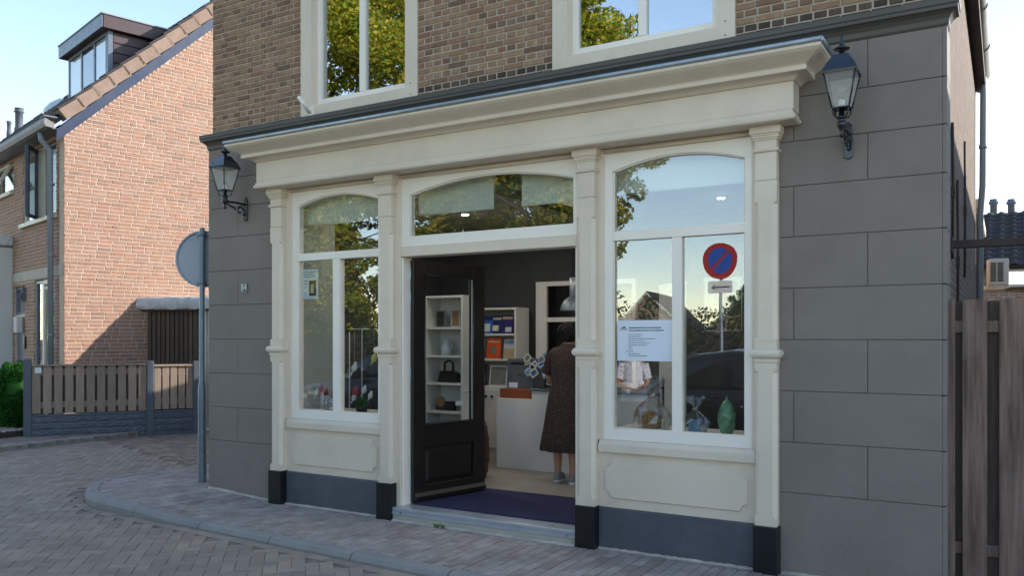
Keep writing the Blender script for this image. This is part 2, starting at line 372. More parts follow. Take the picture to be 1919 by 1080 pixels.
def pieces(name, stuffname, parent, pw, items, m, limit=300, vis=None, ch=.004, p=.006, back=.012, jit=.0015, nvar=4):
    """items: (local matrix, length, height). Largest-in-view `limit` become objects, the rest one 'stuff' part."""
    sc = []
    for i, (mx, l, h) in enumerate(items):
        c = pw @ mx.translation; q = project(c)
        ok = q is not None and -5 < q[0] < 1924 and -5 < q[1] < 1085 and (vis is None or vis(q, c))
        sc.append((0 if ok else 1, (c - CAM).length - l * 6, i))
    sc.sort(); rest_v = []; rest_f = []
    for rank, (bad, d, i) in enumerate(sc):
        mx, l, h = items[i]
        key = (name, m, round(l, 2), round(h, 3), random.randrange(nvar))
        if key not in _pm:
            _pm[key] = piece_mesh(name, round(l, 2), round(h, 3), p, ch, back, jit); _pm[key].materials.append(M[m])
        me = _pm[key]
        if rank < limit and not bad:
            o = bpy.data.objects.new(name, me); col.objects.link(o); o.parent = parent; o.matrix_local = mx
        else:
            o0 = len(rest_v); rest_v += [tuple(mx @ v.co) for v in me.vertices]; rest_f += [tuple(k + o0 for k in pp.vertices) for pp in me.polygons]
    if rest_v:
        me = bpy.data.meshes.new(stuffname); me.from_pydata(rest_v, [], rest_f); me.update()
        o = link(stuffname, me, m, parent); o['kind'] = 'stuff'
def instances(name, stuffname, parent, pw, me, items, limit=300, vis=None):
    sc = []
    for i, mx in enumerate(items):
        c = pw @ mx.translation; q = project(c)
        ok = q is not None and -5 < q[0] < 1924 and -5 < q[1] < 1085 and (vis is None or vis(q, c)); sc.append((0 if ok else 1, (c - CAM).length, i))
    sc.sort(); rv = []; rf = []
    for rank, (bad, d, i) in enumerate(sc):
        if rank < limit and not bad:
            o = bpy.data.objects.new(name, me); col.objects.link(o); o.parent = parent; o.matrix_local = items[i]
        else:
            k0 = len(rv); rv += [tuple(items[i] @ v.co) for v in me.vertices]; rf += [tuple(k + k0 for k in p.vertices) for p in me.polygons]
    if rv:
        m2 = bpy.data.meshes.new(stuffname); m2.from_pydata(rv, [], rf); m2.update(); o = link(stuffname, m2, me.materials[0], parent); o['kind'] = 'stuff'
def fr_matrix(o, X, Y):
    X = Vector(X); Y = Vector(Y); Z = X.cross(Y)
    return Matrix(((X.x, Y.x, Z.x, o[0]), (X.y, Y.y, Z.y, o[1]), (X.z, Y.z, Z.z, o[2]), (0,0,0,1)))
def courses(x0, x1, z0, z1, ch, bond, ls, lh, joint, holes=(), jx=.004, clip=None):
    """rows of bricks on a wall plane -> (x, z, length, height)"""
    out = []; r = 0; z = z0
    while z + ch * .6 <= z1:
        zc = z + ch / 2; h = ch - joint
        if bond == 'english': seq = [ls] if r % 2 == 0 else [lh]; off = 0 if r % 2 == 0 else -(lh + joint) / 2 - (.5 * (ls - 2*lh - joint) if r % 4 == 1 else 0)
        else: seq = [ls]; off = -[0, .5, .25, .72, .12, .62][r % 6] * (ls + joint)
        x = x0 + off; k = 0
        while x < x1:
            l = seq[k % len(seq)]
            if bond == 'wild' and random.random() < .18: l = lh
            a, b = max(x, x0), min(x + l, x1); k += 1; x += l + joint
            segs = [(a, b)]
            for hx0, hx1, hz0, hz1 in holes:
                if zc > hz0 and zc < hz1:
                    ns = []
                    for a, b in segs:
                        if b <= hx0 or a >= hx1: ns.append((a, b))
                        else:
                            if a < hx0: ns.append((a, hx0))
                            if b > hx1: ns.append((hx1, b))
                    segs = ns
            for a, b in segs:
                if clip:
                    a, b = clip(a, b, zc)
                if b - a > .025: out.append(((a+b)/2 + 0, zc + random.uniform(-.0015, .0015), b - a, h))
        z += ch; r += 1
    return out
def smooth01(t): t = max(0, min(1, t)); return t*t*(3-2*t)

# ------------------------------------------------------------------ ground, road, pavement, kerbs
def zs(x, y): return -.05 + .011 * max(0, min(5, -x))
def zp(x, y): return .045 * smooth01((1.0 - x) / 1.0)
ID = Matrix.Identity(4)
bm = MB(); bm.add([(-900,-900,-.30),(900,-900,-.30),(900,900,-.30),(-900,900,-.30)], [(0,1,2,3)])
tag(bm.build('ground', 'soil'), kind='structure')
def sheet(name, m, x0, x1, y0, y1, nx, ny, fz):
    b = MB(); vs = []; fs = []
    for j in range(ny + 1):
        for i in range(nx + 1):
            x = x0 + (x1-x0)*i/nx; y = y0 + (y1-y0)*j/ny; vs.append((x, y, fz(x, y)))
    for j in range(ny):
        for i in range(nx): k = j*(nx+1)+i; fs.append((k, k+1, k+nx+2, k+nx+1))
    b.add(vs, fs, True); return tag(b.build(name, m), kind='structure')
road = sheet('road', 'asphalt', -60, 60, -9.0, 40, 120, 49, lambda x, y: zs(x, y) - .012)

# kerb line round the shop corner (inner edge), from the right to the corner and round into the side street
KIN = [(14, -1.68)] + [(x, -.93 - .055*(x-.45)) for x in np.arange(13.1, .5, -.92)] + [(.2,-.935),(-.41,-.90),(-.72,-.80),(-.95,-.67),(-1.14,-.53),(-1.28,-.38),(-1.36,-.20),(-1.40,0.0),(-1.39,.25),(-1.37,.9),(-1.36,1.7),(-1.35,2.6),(-1.35,3.6)]
KIN = [Vector((a, b)) for a, b in KIN]
def knorm(i):
    t = (KIN[min(i+1, len(KIN)-1)] - KIN[max(i-1, 0)]).normalized(); return Vector((-t.y, t.x)) * 1.0
kerb = thing('kerb', None, None); tag(kerb, kind='structure')
def outward(i):
    n = knorm(i); return n if (n.x < .2 and n.y < .9 and (n.y < 0 or n.x < 0)) else -n
for i in range(len(KIN) - 1):
    rings = []
    for q in (0.006, .5, .994):
        p = KIN[i].lerp(KIN[i+1], q); o = outward(i).lerp(outward(i+1), q).normalized()
        flush = smooth01((p.y - .1) / .9)
        zt = zp(p.x, p.y) - .03 * flush + .004; zb = zs(p.x, p.y) - .10
        prof = [(0, zb), (0, zt), (.075, zt), (.105, zt - .012), (.125, zt - .04), (.13, zb)]
        rings.append([(p.x + o.x*d, p.y + o.y*d, z) for d, z in prof])
    MB().loft(rings, smooth=False).build('kerb_stone', 'kerb', kerb, .004)
def kerb_y(x):  # inner kerb y for the straight and curved front part
    for a, b in zip(KIN, KIN[1:]):
        if b.x <= x <= a.x and a.y < .0: 
            t = (x - b.x) / max(1e-6, a.x - b.x); return b.y + (a.y - b.y) * t
    return None
def in_pave(x, y):
    if x > 0 and y > -.045: return False
    if y > 0: return x > -1.37 and x < 0 and y < 3.5
    ky = kerb_y(x)
    return ky is not None and y > ky
bp = MB(); vs = []; fs = []
xs = [14 - .25*i for i in range(0, 62)]
prev = None
for x in xs:
    ky = kerb_y(x)
    if ky is None: continue
    a = len(vs); vs += [(x, ky + .0, zp(x, 0) - .012), (x, 0.02, zp(x, 0) - .012)]
    if prev is not None: fs.append((prev, a, a+1, prev+1))
    prev = a
bp.add(vs, fs, True); bp.add([(-1.37, 0, .033), (.02, 0, .033), (.02, 3.6, .033), (-1.37, 3.6, .033)], [(0,1,2,3)])
pavement = tag(bp.build('pavement', 'sand2'), kind='structure')
items = []
pw_, pl_ = .088, .203
kx = 0; x = -1.36
while x < 9.0:
    y = -1.9 + (kx % 2) * .5 * pl_ + random.uniform(-.01, .01)
    while y < 3.4:
        xc, yc = x + pw_/2, y + pl_/2
        e = [in_pave(xc, yc + s * pl_ * .46) for s in (-1, 1)]
        if all(e) or any(e):
            a, b = y + .003, y + pl_ - .003
            if not all(e):
                for k in range(24):
                    if not in_pave(xc, a + .004): a += .008
                    if not in_pave(xc, b - .004): b -= .008
            if b - a > .03:
                yc = (a + b)/2; m4 = Matrix.Translation((xc, yc, zp(xc, yc) - .002 + random.uniform(-.0025, .0025))) @ Matrix.Rotation(R(90) + random.uniform(-.012, .012), 4, 'Z') @ Matrix.Rotation(R(-90) + random.uniform(-.012, .012), 4, 'X')
                items.append((m4, b - a, pw_ - .005))
        y += pl_
    x += pw_; kx += 1
pieces('paving_brick', 'paving_bricks', pavement, ID, items, 'clinker', 300, vis=lambda q, c: c.y < .02 or c.x < -.02, p=.002, back=.02, ch=.004)

# road: herringbone concrete bricks, brown bricks in the side street, a border course along the kerb
def side_line(x): return 1.13 + (x + 1.86) * (-.287)
def kdist(x, y):
    best = 9; p = Vector((x, y))
    for a, b in zip(KIN, KIN[1:]):
        d = b - a; t = max(0, min(1, (p - a).dot(d) / d.length_squared)); best = min(best, (a + d*t - p).length)
    return best
items = []; brown = []
u = .2; rot45 = Matrix.Rotation(R(45), 2)
for i in range(-90, 90):
    for j in range(-60, 60):
        # 90 degree herringbone: brick cells on a unit grid of half bricks
        k = (i - j) % 4
        if k == 0: cx, cy, hor = (i + 1) * .1, (j + .5) * .1, True
        elif k == 3: cx, cy, hor = (i + .5) * .1, (j + 1) * .1, False
        else: continue
        c = rot45 @ Vector((cx, cy))
        X, Y = c.x - 1.5, c.y
        if not (-5.05 < X < 4.8 and -4.4 < Y < 3.2): continue
        if Y > side_line(X) or in_pave(X, Y): continue
        if X > -.05 and Y > -.5: continue
        if X > -1.6 and kdist(X, Y) < .262: continue
        if kdist(X, Y) < .2: continue
        m4 = Matrix.Translation((X, Y, zs(X, Y) - .002 + random.uniform(-.002, .002))) @ Matrix.Rotation(R(45 if hor else 135) + random.uniform(-.008, .008), 4, 'Z') @ Matrix.Rotation(R(-90) + random.uniform(-.008, .008), 4, 'X')
        items.append((m4, .2 - .004, .1 - .004))
for i in range(2, len(KIN) - 10):
    a, b = KIN[i], KIN[i+1]; L = (b - a).length; n = max(1, round(L / .204))
    o0, o1 = outward(i), outward(i+1)
    for k in range(n):
        q = (k + .5) / n; p = a.lerp(b, q); o = o0.lerp(o1, q).normalized(); ang = math.atan2((b-a).y, (b-a).x)
        X, Y = p.x + o.x * .187, p.y + o.y * .187
        items.append((Matrix.Translation((X, Y, zs(X, Y) - .002)) @ Matrix.Rotation(ang, 4, 'Z') @ Matrix.Rotation(R(-90), 4, 'X'), L / n - .006, .098))
pieces('road_brick', 'road_bricks', road, ID, items, 'paver', 300, p=.002, back=.02, ch=.003, jit=.0008)
y = .2; r = 0
while y < 6:
    x = -5.08 + (r % 2) * .1
    while x < -1.5:
        if y > side_line(x) + .03: brown.append((Matrix.Translation((x + .1, y, zs(x, y) - .002 + random.uniform(-.003, .003))) @ Matrix.Rotation(random.uniform(-.015, .015), 4, 'Z') @ Matrix.Rotation(R(-90), 4, 'X'), .196, .094))
        x += .2
    y += .1; r += 1
pieces('brown_road_brick', 'brown_road_bricks', road, ID, brown, 'redpaver', 200, vis=lambda q, c: q[0] < 392, p=.002, back=.02, ch=.003)

# far pavement with its kerb, in front of the garden fence
def far_edge(y): return -5.10 + .02 * (y - 3.0) if y > 1 else -5.06
fp = tag(MB().add([(-14,-1.5,.065),(-5.05,-1.5,.065),(-5.08,1.5,.068),(-5.1,6,.07),(-14,6,.07)], [(0,1,2,3,4)]).build('far_pavement', 'sand'), kind='structure')
items = []; r = 0; y = -1.45
while y < 3.2:
    x = -9.0 + (r % 2) * .1
    while x < -5.2: 
        items.append((Matrix.Translation((x + .1, y, .078 + random.uniform(-.003, .003))) @ Matrix.Rotation(R(-90), 4, 'X'), .196, .094)); x += .2
    y += .1; r += 1
pieces('far_paving_brick', 'far_paving_bricks', fp, ID, items, 'redpaver', 200, vis=lambda q, c: c.x > -6.4, p=.002, back=.02, ch=.003)
fk = tag(thing('far_kerb', None, None), kind='structure')
yy = -1.5
while yy < 6:
    MB().box(-5.15, -5.05, yy + .004, yy + .796, -.15, .085).build('kerb_stone', 'kerb', fk, .012, 2); yy += .8

# ------------------------------------------------------------------ the shop building
W = 6.853; DEP = 6.95; EAVE = 5.0
shop = thing('shop_building', 'old brick shop with grey rendered ground floor and cream shopfront, its door open', 'building')
FG = -.04   # face of the grey render
PIL = [1.066, 2.429, 4.412, 5.780]
# rendered ground floor walls: a core with the joints, and each block proud of it
JZ = [-.12, .556, .904, 1.256, 1.608, 1.962, 2.315, 2.663, 2.97, 3.271, 3.60]
def ashlar(x0, x1, joints_a, joints_b, first):
    core = box('rendered_wall', 'grey_joint', shop, x0, x1, FG + .010, .16, JZ[0], JZ[-1])
    for r in range(len(JZ) - 1):
        js = [x0] + list(joints_a if (r + first) % 2 == 0 else joints_b) + [x1]
        if r == 0: js = [x0, x1]
        for a, b in zip(js, js[1:]):
            a2 = a - (.004 if a == x0 == 0 else 0); b2 = b + (.004 if b == x1 == W else 0)
            g0 = 0 if a == x0 else .002; g1 = 0 if b == x1 else .002
            z0 = JZ[r] + (.0022 if r else 0); z1 = JZ[r+1] - .0022
            MB().box(a2 + g0, b2 - g1, FG, FG + .0095 + (.18 if (a == x0 == 0 or b == x1 == W) and False else 0), z0, z1).build('wall_block', 'grey', core, .004, 2)
    return core
ashlar(0, .985, [.44], [], 1)
ashlar(5.855, W, [5.95], [6.42], 0)
# right-hand return of the render (its edge shows against the brick side wall)
for r in range(len(JZ) - 1):
    MB().box(W + .0045, W + .03, FG, .30, JZ[r] + (.003 if r else 0), JZ[r+1] - .003).build('wall_block', 'grey', shop, .004, 2)
# string course and cornice: profiles mitred round the ends
def mitre(prof, xl, xr, pb, ywall=0.0):
    b = MB(); rings = []
    n = len(prof)
    path = lambda p, z: [(xl - (p - pb), ywall, z), (xl - (p - pb), -p, z), (xr + (p - pb), -p, z), (xr + (p - pb), ywall, z)]
    vs = []; fs = []
    for p, z in prof: vs += path(p, z)
    for i in range(n - 1):
        for k in range(3): fs.append((i*4 + k, i*4 + k + 1, (i+1)*4 + k + 1, (i+1)*4 + k))
    b.add(vs, fs)
    b.add(path(*prof[0]), [(0,1,2,3)]); b.add(path(*prof[-1]), [(3,2,1,0)])
    return b
mitre([(.042, 3.585), (.052, 3.600), (.056, 3.63), (.070, 3.655), (.090, 3.672), (.105, 3.676), (.105, 3.700), (.112, 3.703), (.112, 3.742)], -.0, W + .03, .042, .10).build('string_course', 'band', shop, .003)
cyma = [(.32 + .10 * (t - .16 * math.sin(2 * math.pi * t)), 3.400 + .068 * t + .012 * math.sin(2*math.pi*t) * -.6) for t in np.linspace(0, 1, 9)]
cor = mitre([(.215, 3.334), (.232, 3.338), (.245, 3.352), (.262, 3.362), (.285, 3.366), (.318, 3.368), (.322, 3.372), (.322, 3.392), (.318, 3.396)] + cyma + [(.426, 3.471), (.430, 3.476), (.430, 3.496)], .905, 5.987, .22, -.005).build('cornice', 'cream', shop, .0015)
zb = MB(); zx0, zx1 = .905 - .212, 5.987 + .212
zb.tube([(zx0, -.02, 3.512), (zx0, -.434, 3.512)], .016, 10).tube([(zx0, -.434, 3.512), (zx1, -.434, 3.512)], .016, 10).tube([(zx1, -.434, 3.512), (zx1, -.02, 3.512)], .016, 10)
zb.add([(zx0, -.43, 3.508), (zx1, -.43, 3.508), (zx1, -.03, 3.565), (zx0, -.03, 3.565)], [(0,1,2,3)])
zb.build('zinc_edge', 'zinc', cor)
box('end_cap', 'white', cor, 6.17, 6.20, -.10, -.045, 3.49, 3.55, .003)
fas = MB().box(.905, 5.987, -.22, -.045, 3.150, 3.334).build('fascia', 'cream', shop, .003)
mitre([(.03, 3.078), (.232, 3.078), (.242, 3.084), (.246, 3.100), (.240, 3.112), (.232, 3.116), (.232, 3.132), (.226, 3.137), (.222, 3.150)], .915, 5.977, .22, -.045).build('fascia_moulding', 'cream', fas, .0015)
# shopfront back frame (cream): jambs, head and door lintel
for a, b in ((1.135, 1.206), (2.346, 2.36), (2.50, 2.556), (4.302, 4.34), (4.48, 4.534), (5.667, 5.715)):
    MB().box(a, b, -.055, .10, .835 if not (a in (2.50, 4.302)) else .10, 3.075).build('jamb', 'cream', shop, .003)
for a, b in ((1.206, 2.346), (2.556, 4.302), (4.534, 5.667)):
    h = MB().box(a, b, -.052, .10, 3.056, 3.075).build('window_head', 'cream', shop, .002)
    MB().tube([(a, -.056, 3.052), (b, -.056, 3.052)], .010, 8).build('bead', 'cream', h)
box('door_lintel', 'cream', shop, 2.556, 4.302, -.056, .10, 2.345, 2.432, .004)
for a, b in ((.99, 1.13), (2.36, 2.50), (4.34, 4.48), (5.715, 5.855)):
    box('back_board', 'cream', shop, a, b, -.03, .09, .30, 3.075)
# pilasters
def pilaster(xc):
    hw = .0745
    b = MB()
    def sec(z0, z1, w, p): b.box(xc - w, xc + w, -p, -.032, z0, z1)
    sec(.322, .375, hw, .122)
    def cham(z0, z1, c=.026):
        n = 6; rings = []
        for t in (0, .018/(z1-z0), 1 - .018/(z1-z0), 1):
            k = c if 0 < t < 1 else .001
            z = z0 + (z1-z0)*t
            rings.append([(xc-hw, -.032, z), (xc-hw, -.122+k, z), (xc-hw+k, -.122, z), (xc+hw-k, -.122, z), (xc+hw, -.122+k, z), (xc+hw, -.032, z)])
        b.loft(rings, smooth=False)
    cham(.375, 1.40); sec(1.40, 1.452, hw, .122)
    sec(1.452, 1.478, hw + .006, .128)
    sec(1.545, 1.60, hw, .122); cham(1.60, 2.56); sec(2.56, 2.706, hw, .122); sec(2.709, 2.90, hw - .002, .119)
    sec(2.928, 2.985, hw, .121); sec(2.985, 2.998, hw + .008, .129); sec(2.998, 3.014, hw + .016, .137); sec(3.014, 3.026, hw + .022, .143); sec(3.026, 3.078, hw + .030, .152)
    o = b.build('pilaster', 'cream', shop, .002)
    def torus(z0, z1, ex, nm):
        zc = (z0 + z1)/2; r = (z1 - z0)/2; c = MB(); vs = []; fs = []; n = 9
        for k in range(n):
            a = -math.pi/2 + math.pi*k/(n-1); e = ex * math.cos(a); z = zc + r*math.sin(a)
            vs += [(xc-hw-e, -.032, z), (xc-hw-e, -.122-e, z), (xc+hw+e, -.122-e, z), (xc+hw+e, -.032, z)]
        for k in range(n-1):
            for q in range(3): fs.append((k*4+q, k*4+q+1, k*4+q+5, k*4+q+4))
        c.add(vs, fs); c.add(vs[:4], [(0,1,2,3)]); c.add(vs[-4:], [(3,2,1,0)]); return c.build(nm, 'cream', o)
    torus(1.478, 1.545, .030, 'torus_moulding'); torus(2.900, 2.928, .013, 'necking_ring')
    MB().box(xc - .083, xc + .083, -.142, -.032, -.12, .324).build('plinth_block', 'black', o, .006, 2)
    return o
for xc in PIL: pilaster(xc)
# panels and blue stone plinths under the windows
def notched(x0, x1, z0, z1, r, n=6):
    pts = []
    for cx, cz, a0 in ((x0, z0, 90), (x1, z0, 180), (x1, z1, 270), (x0, z1, 0)):
        arc = [(cx + r*math.cos(R(a0 - 90*k/n)), cz + r*math.sin(R(a0 - 90*k/n))) for k in range(n+1)]
        pts += arc
    return pts
for a, b in ((1.14, 2.352), (4.486, 5.706)):
    box('sill', 'cream', shop, a + .008, b - .006, -.075, .06, .742, .800, .006, 2)
    MB().prism([(-.074, .800), (.06, .800), (.06, .836), (-.048, .836)], 'x', a + .012, b - .012).build('sill_board', 'cream', shop, .002)
    pb = box('panel', 'cream', shop, a, b, -.042, .06, .318, .742)
    out = notched(a + .055, b - .062, .388, .682, .055); inn = notched(a + .063, b - .070, .396, .674, .050)
    n = len(out); c = MB(); vs = [(p[0], -.041, p[1]) for p in out] + [(p[0], -.058, p[1]) for p in inn]
    c.add(vs, [(i, (i+1) % n, (i+1) % n + n, i + n) for i in range(n)]); c.add(vs[n:], [tuple(range(n))]); c.build('raised_field', 'cream', pb)
    MB().box(a + .01, b - .004, -.066, .06, -.12, .316).build('plinth_slab', 'bluestone', shop, .005)
# windows
def arch_z(x, x0, x1, zsp, zap):
    h = zap - zsp; c = (x1 - x0)/2; r = (c*c + h*h)/(2*h); xc = (x0+x1)/2
    return zap - r + math.sqrt(max(0, r*r - (x - xc)**2))
def arched_frame(nm, ox0, ox1, oz0, oz1, gx0, gx1, gz0, zsp, zap, y0=-.034, y1=.05):
    b = MB()
    b.box(ox0, gx0, y0, y1, oz0, oz1).box(gx1, ox1, y0, y1, oz0, oz1).box(gx0, gx1, y0, y1, oz0, gz0)
    n = 22; pts = [(gx0 + (gx1-gx0)*k/n, arch_z(gx0 + (gx1-gx0)*k/n, gx0, gx1, zsp, zap)) for k in range(n+1)]
    vs = []
    for x, z in pts: vs += [(x, y0, z), (x, y0, oz1), (x, y1, z), (x, y1, oz1)]
    fs = []
    for k in range(n):
        i = k*4; j = i+4; fs += [(i, j, j+1, i+1), (i+2, i+3, j+3, j+2), (i, i+2, j+2, j), (i+1, j+1, j+3, i+3)]
    b.add(vs, fs); o = b.build(nm, 'white', shop)
    # glazing bead following the arch and the sides
    path = [(gx0 + .004, -.012, gz0 + .004)] + [(x if 0 < k < n else (gx0 + .004 if k == 0 else gx1 - .004), -.012, z - .004) for k, (x, z) in enumerate(pts)] + [(gx1 - .004, -.012, gz0 + .004), (gx0 + .004, -.012, gz0 + .004)]
    MB().tube(path, .008, 6).build('glazing_bead', 'white', o)
    return o
def pane_arch(parent, gx0, gx1, gz0, zsp, zap, m='glass', y=.004):
    n = 22; poly = [(gx0, gz0), (gx1, gz0)] + [(gx1 + (gx0-gx1)*k/n, arch_z(gx1 + (gx0-gx1)*k/n, gx0, gx1, zsp, zap)) for k in range(n+1)]
    MB().prism(poly, 'y', y, y + .006).build('pane', m, parent)
def display(ox0, ox1, gx0, gx1, mx0, mx1):
    f = arched_frame('display_window', ox0, ox1, .838, 3.054, gx0, gx1, .922, 2.900, 2.985)
    MB().box(gx0, gx1, -.030, .045, 2.368, 2.440).build('transom', 'white', f, .004, 2)
    MB().box(mx0, mx1, -.028, .045, .922, 2.368).build('mullion', 'white', f, .004, 2)
    pane_arch(f, gx0 - .003, gx1 + .003, 2.437, 2.903, 2.988)
    box('pane', 'glass', f, gx0 - .003, mx0 + .003, .004, .010, .919, 2.371)
    box('pane', 'glass', f, mx1 - .003, gx1 + .003, .004, .010, .919, 2.371)
    return f
win1 = display(1.206, 2.346, 1.270, 2.282, 1.724, 1.808)
win2 = display(4.534, 5.667, 4.600, 5.616, 5.074, 5.150)
fan = arched_frame('fanlight', 2.556, 4.302, 2.436, 3.054, 2.638, 4.264, 2.520, 2.895, 3.000)
pane_arch(fan, 2.635, 4.267, 2.517, 2.898, 3.003)
# threshold and step
box('step', 'concrete', shop, 2.515, 4.325, -.115, .12, -.12, .085, .004)
th = box('threshold', 'alu', shop, 2.515, 4.325, -.122, .05, .0855, .118, .006, 2)
box('threshold_face', 'alu', th, 2.515, 4.325, -.1235, -.1225, .055, .0857)
for x in (2.61, 4.25): MB().lathe([(.011, 0), (.011, .004), (.006, .006)], seg=10, mtx=Matrix.Translation((x, -.1236, .074)) @ Matrix.Rotation(R(90), 4, 'X')).build('screw', 'galv', th)
# door frame return (white edge strip) and the open door
box('door_jamb', 'white', shop, 2.5565, 2.575, -.04, .09, .118, 2.343, .003)
box('door_jamb', 'white', shop, 4.285, 4.3015, -.04, .09, .118, 2.343, .003)
DW, DT, DZ0, DZ1 = .885, .055, .135, 2.325
da = math.atan2(.918 - .06, 2.80 - 2.585)
door = bpy.data.objects.new('door', None)
d = MB()   # local: x along the leaf from the hinge, y thickness, z up
gl0, gl1, gz0_, gz1_ = .135, .735, .83, 2.20
d.box(0, gl0, -DT/2, DT/2, DZ0, DZ1).box(gl1, DW, -DT/2, DT/2, DZ0, DZ1).box(gl0, gl1, -DT/2, DT/2, gz1_, DZ1).box(gl0, gl1, -DT/2, DT/2, DZ0, .28).box(gl0, gl1, -DT/2, DT/2, .62, gz0_)
d.box(gl0, gl1, -.012, .012, .28, .62)
door = d.build('door', 'door', shop, .003); door.location = (2.588, .062, 0); door.rotation_euler = (0, 0, da)
for sgn in (-1, 1):
    pf = MB(); a0, a1, b0, b1 = gl0 + .05, gl1 - .05, .33, .57
    pf.add([(gl0+.012, sgn*.0125, .292), (gl1-.012, sgn*.0125, .292), (gl1-.012, sgn*.0125, .608), (gl0+.012, sgn*.0125, .608), (a0, sgn*.022, b0), (a1, sgn*.022, b0), (a1, sgn*.022, b1), (a0, sgn*.022, b1)], [(0,1,5,4),(1,2,6,5),(2,3,7,6),(3,0,4,7),(4,5,6,7)])
    pf.build('door_panel', 'door', door)
    MB().tube([(gl0, sgn*.027, gz0_), (gl1, sgn*.027, gz0_), (gl1, sgn*.027, gz1_), (gl0, sgn*.027, gz1_), (gl0, sgn*.027, gz0_)], .008, 6).build('glazing_bead', 'door', door)
    MB().prism([(sgn*DT/2, .15), (sgn*(DT/2 + .03), .16), (sgn*(DT/2+.03), .185), (sgn*DT/2, .215)], 'x', .01, DW - .01).build('weather_bar', 'door', door)
box('pane', 'glass_thin', door, gl0 - .004, gl1 + .004, -.004, .004, gz0_ - .004, gz1_ + .004)
box('edge_strip', 'alu', door, gl1 - .018, gl1 - .006, -.024, -.016, gz0_ + .01, gz1_ - .02)
MB().tube([(DW - .06, .03, 1.10), (DW - .06, .075, 1.10), (DW - .17, .075, 1.10)], .010, 8).build('door_handle', 'alu', door)
for z in (2.20, 1.98, 1.30, .32):
    hh = MB().box(2.572, 2.585, .048, .092, z - .05, z + .05).build('hinge', 'alu', shop, .003)
    for dz in (-.03, .0, .03):
        for yy in (.058, .072): MB().box(2.5852, 2.587, yy - .005, yy + .005, z + dz - .008, z + dz + .008).build('screw', 'galv', hh)
# house number plate
np_ = MB().prism(notched(.487, .589, 2.082, 2.180, .008), 'y', FG - .008, FG - .001).build('house_number_plate', 'plate', shop)
b = MB(); 
for r0 in (0,): 
    o_ = [(.493, 2.088), (.583, 2.088), (.583, 2.174), (.493, 2.174)]; i_ = [(.496, 2.091), (.580, 2.091), (.580, 2.171), (.496, 2.171)]
    b.add([(p[0], FG - .0085, p[1]) for p in o_ + i_], [(0,1,5,4),(1,2,6,5),(2,3,7,6),(3,0,4,7)])
b.build('plate_border', 'signwhite', np_)
tm = text_mesh('84', .098, .001); tm.transform(Matrix.Translation((.538, FG - .0095, 2.131)) @ Matrix.Scale(.82, 4, (1,0,0)) @ Matrix.Rotation(R(90), 4, 'X')); link('number', tm, 'signwhite', np_)
# upper brick wall with two windows
UW = [(1.292, 2.707), (4.063, 5.538)]
BZ1 = 5.30
core = MB()
for a, b2 in ((0.012, 1.292), (2.707, 4.063), (5.538, W)):
    core.box(a, b2, .004, .2, 3.60, BZ1)
core.box(.012, W, .004, .2, 5.30, 5.302)
core = core.build('brick_wall', 'mortar', shop)
its = []; dk = []
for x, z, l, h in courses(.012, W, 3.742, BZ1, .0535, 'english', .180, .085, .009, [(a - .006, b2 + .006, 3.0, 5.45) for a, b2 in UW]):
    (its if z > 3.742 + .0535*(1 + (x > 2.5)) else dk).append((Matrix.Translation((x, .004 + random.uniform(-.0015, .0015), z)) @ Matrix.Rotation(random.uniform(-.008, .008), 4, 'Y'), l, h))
pieces('brick', 'bricks', core, ID, its, 'brick', 300, p=.006, ch=.0045, jit=.003, nvar=6)
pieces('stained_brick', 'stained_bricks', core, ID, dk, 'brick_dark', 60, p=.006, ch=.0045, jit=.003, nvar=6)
MB().prism([(.012, 5.303), (W, 5.303), (W, 5.32), (W/2, 6.25), (.012, 5.32)], 'y', .0, .2).build('gable_top', 'flatbrick', shop)
def upper_window(x0, x1):
    f = MB(); z0, z1 = 3.755, 5.42; fw = .135
    f.box(x0, x0 + fw, -.012, .17, z0, z1).box(x1 - fw, x1, -.012, .17, z0, z1).box(x0 + fw, x1 - fw, -.012, .17, z0, 3.870).box(x0 + fw, x1 - fw, -.012, .17, z1 - .1, z1)
    f = f.build('upper_window', 'cream', shop, .004, 2)
    a, b2 = x0 + fw, x1 - fw; s = .055; xm = (a + b2)/2
    g = MB().box(a, a + s, .075, .13, 3.870, z1 - .1).box(b2 - s, b2, .075, .13, 3.870, z1 - .1).box(a + s, b2 - s, .075, .13, 3.870, 3.945).box(a + s, b2 - s, .075, .13, z1 - .16, z1 - .1)
    g.build('sash', 'white', f, .003)
    MB().box(xm - .033, xm + .033, .070, .13, 3.945, z1 - .16).build('glazing_bar', 'white', f, .003)
    for p, q in ((a + s - .003, xm - .030), (xm + .030, b2 - s + .003)): box('pane', 'glass_up', f, p, q, .100, .106, 3.942, z1 - .157)
    for z in (3.80, 3.90): MB().lathe([(.007, 0), (.005, .004)], seg=8, mtx=Matrix.Translation((x1 - .07, -.0125, z)) @ Matrix.Rotation(R(90), 4, 'X')).build('bolt', 'galv', f)
    return f
u1 = upper_window(*UW[0]); upper_window(*UW[1])
MB().box(1.43, 1.475, -.045, -.0125, 3.758, 3.85).tube([(1.452, -.05, 3.79), (1.452, -.20, 3.905)], .018, 10).build('flagpole_holder', 'white', u1)
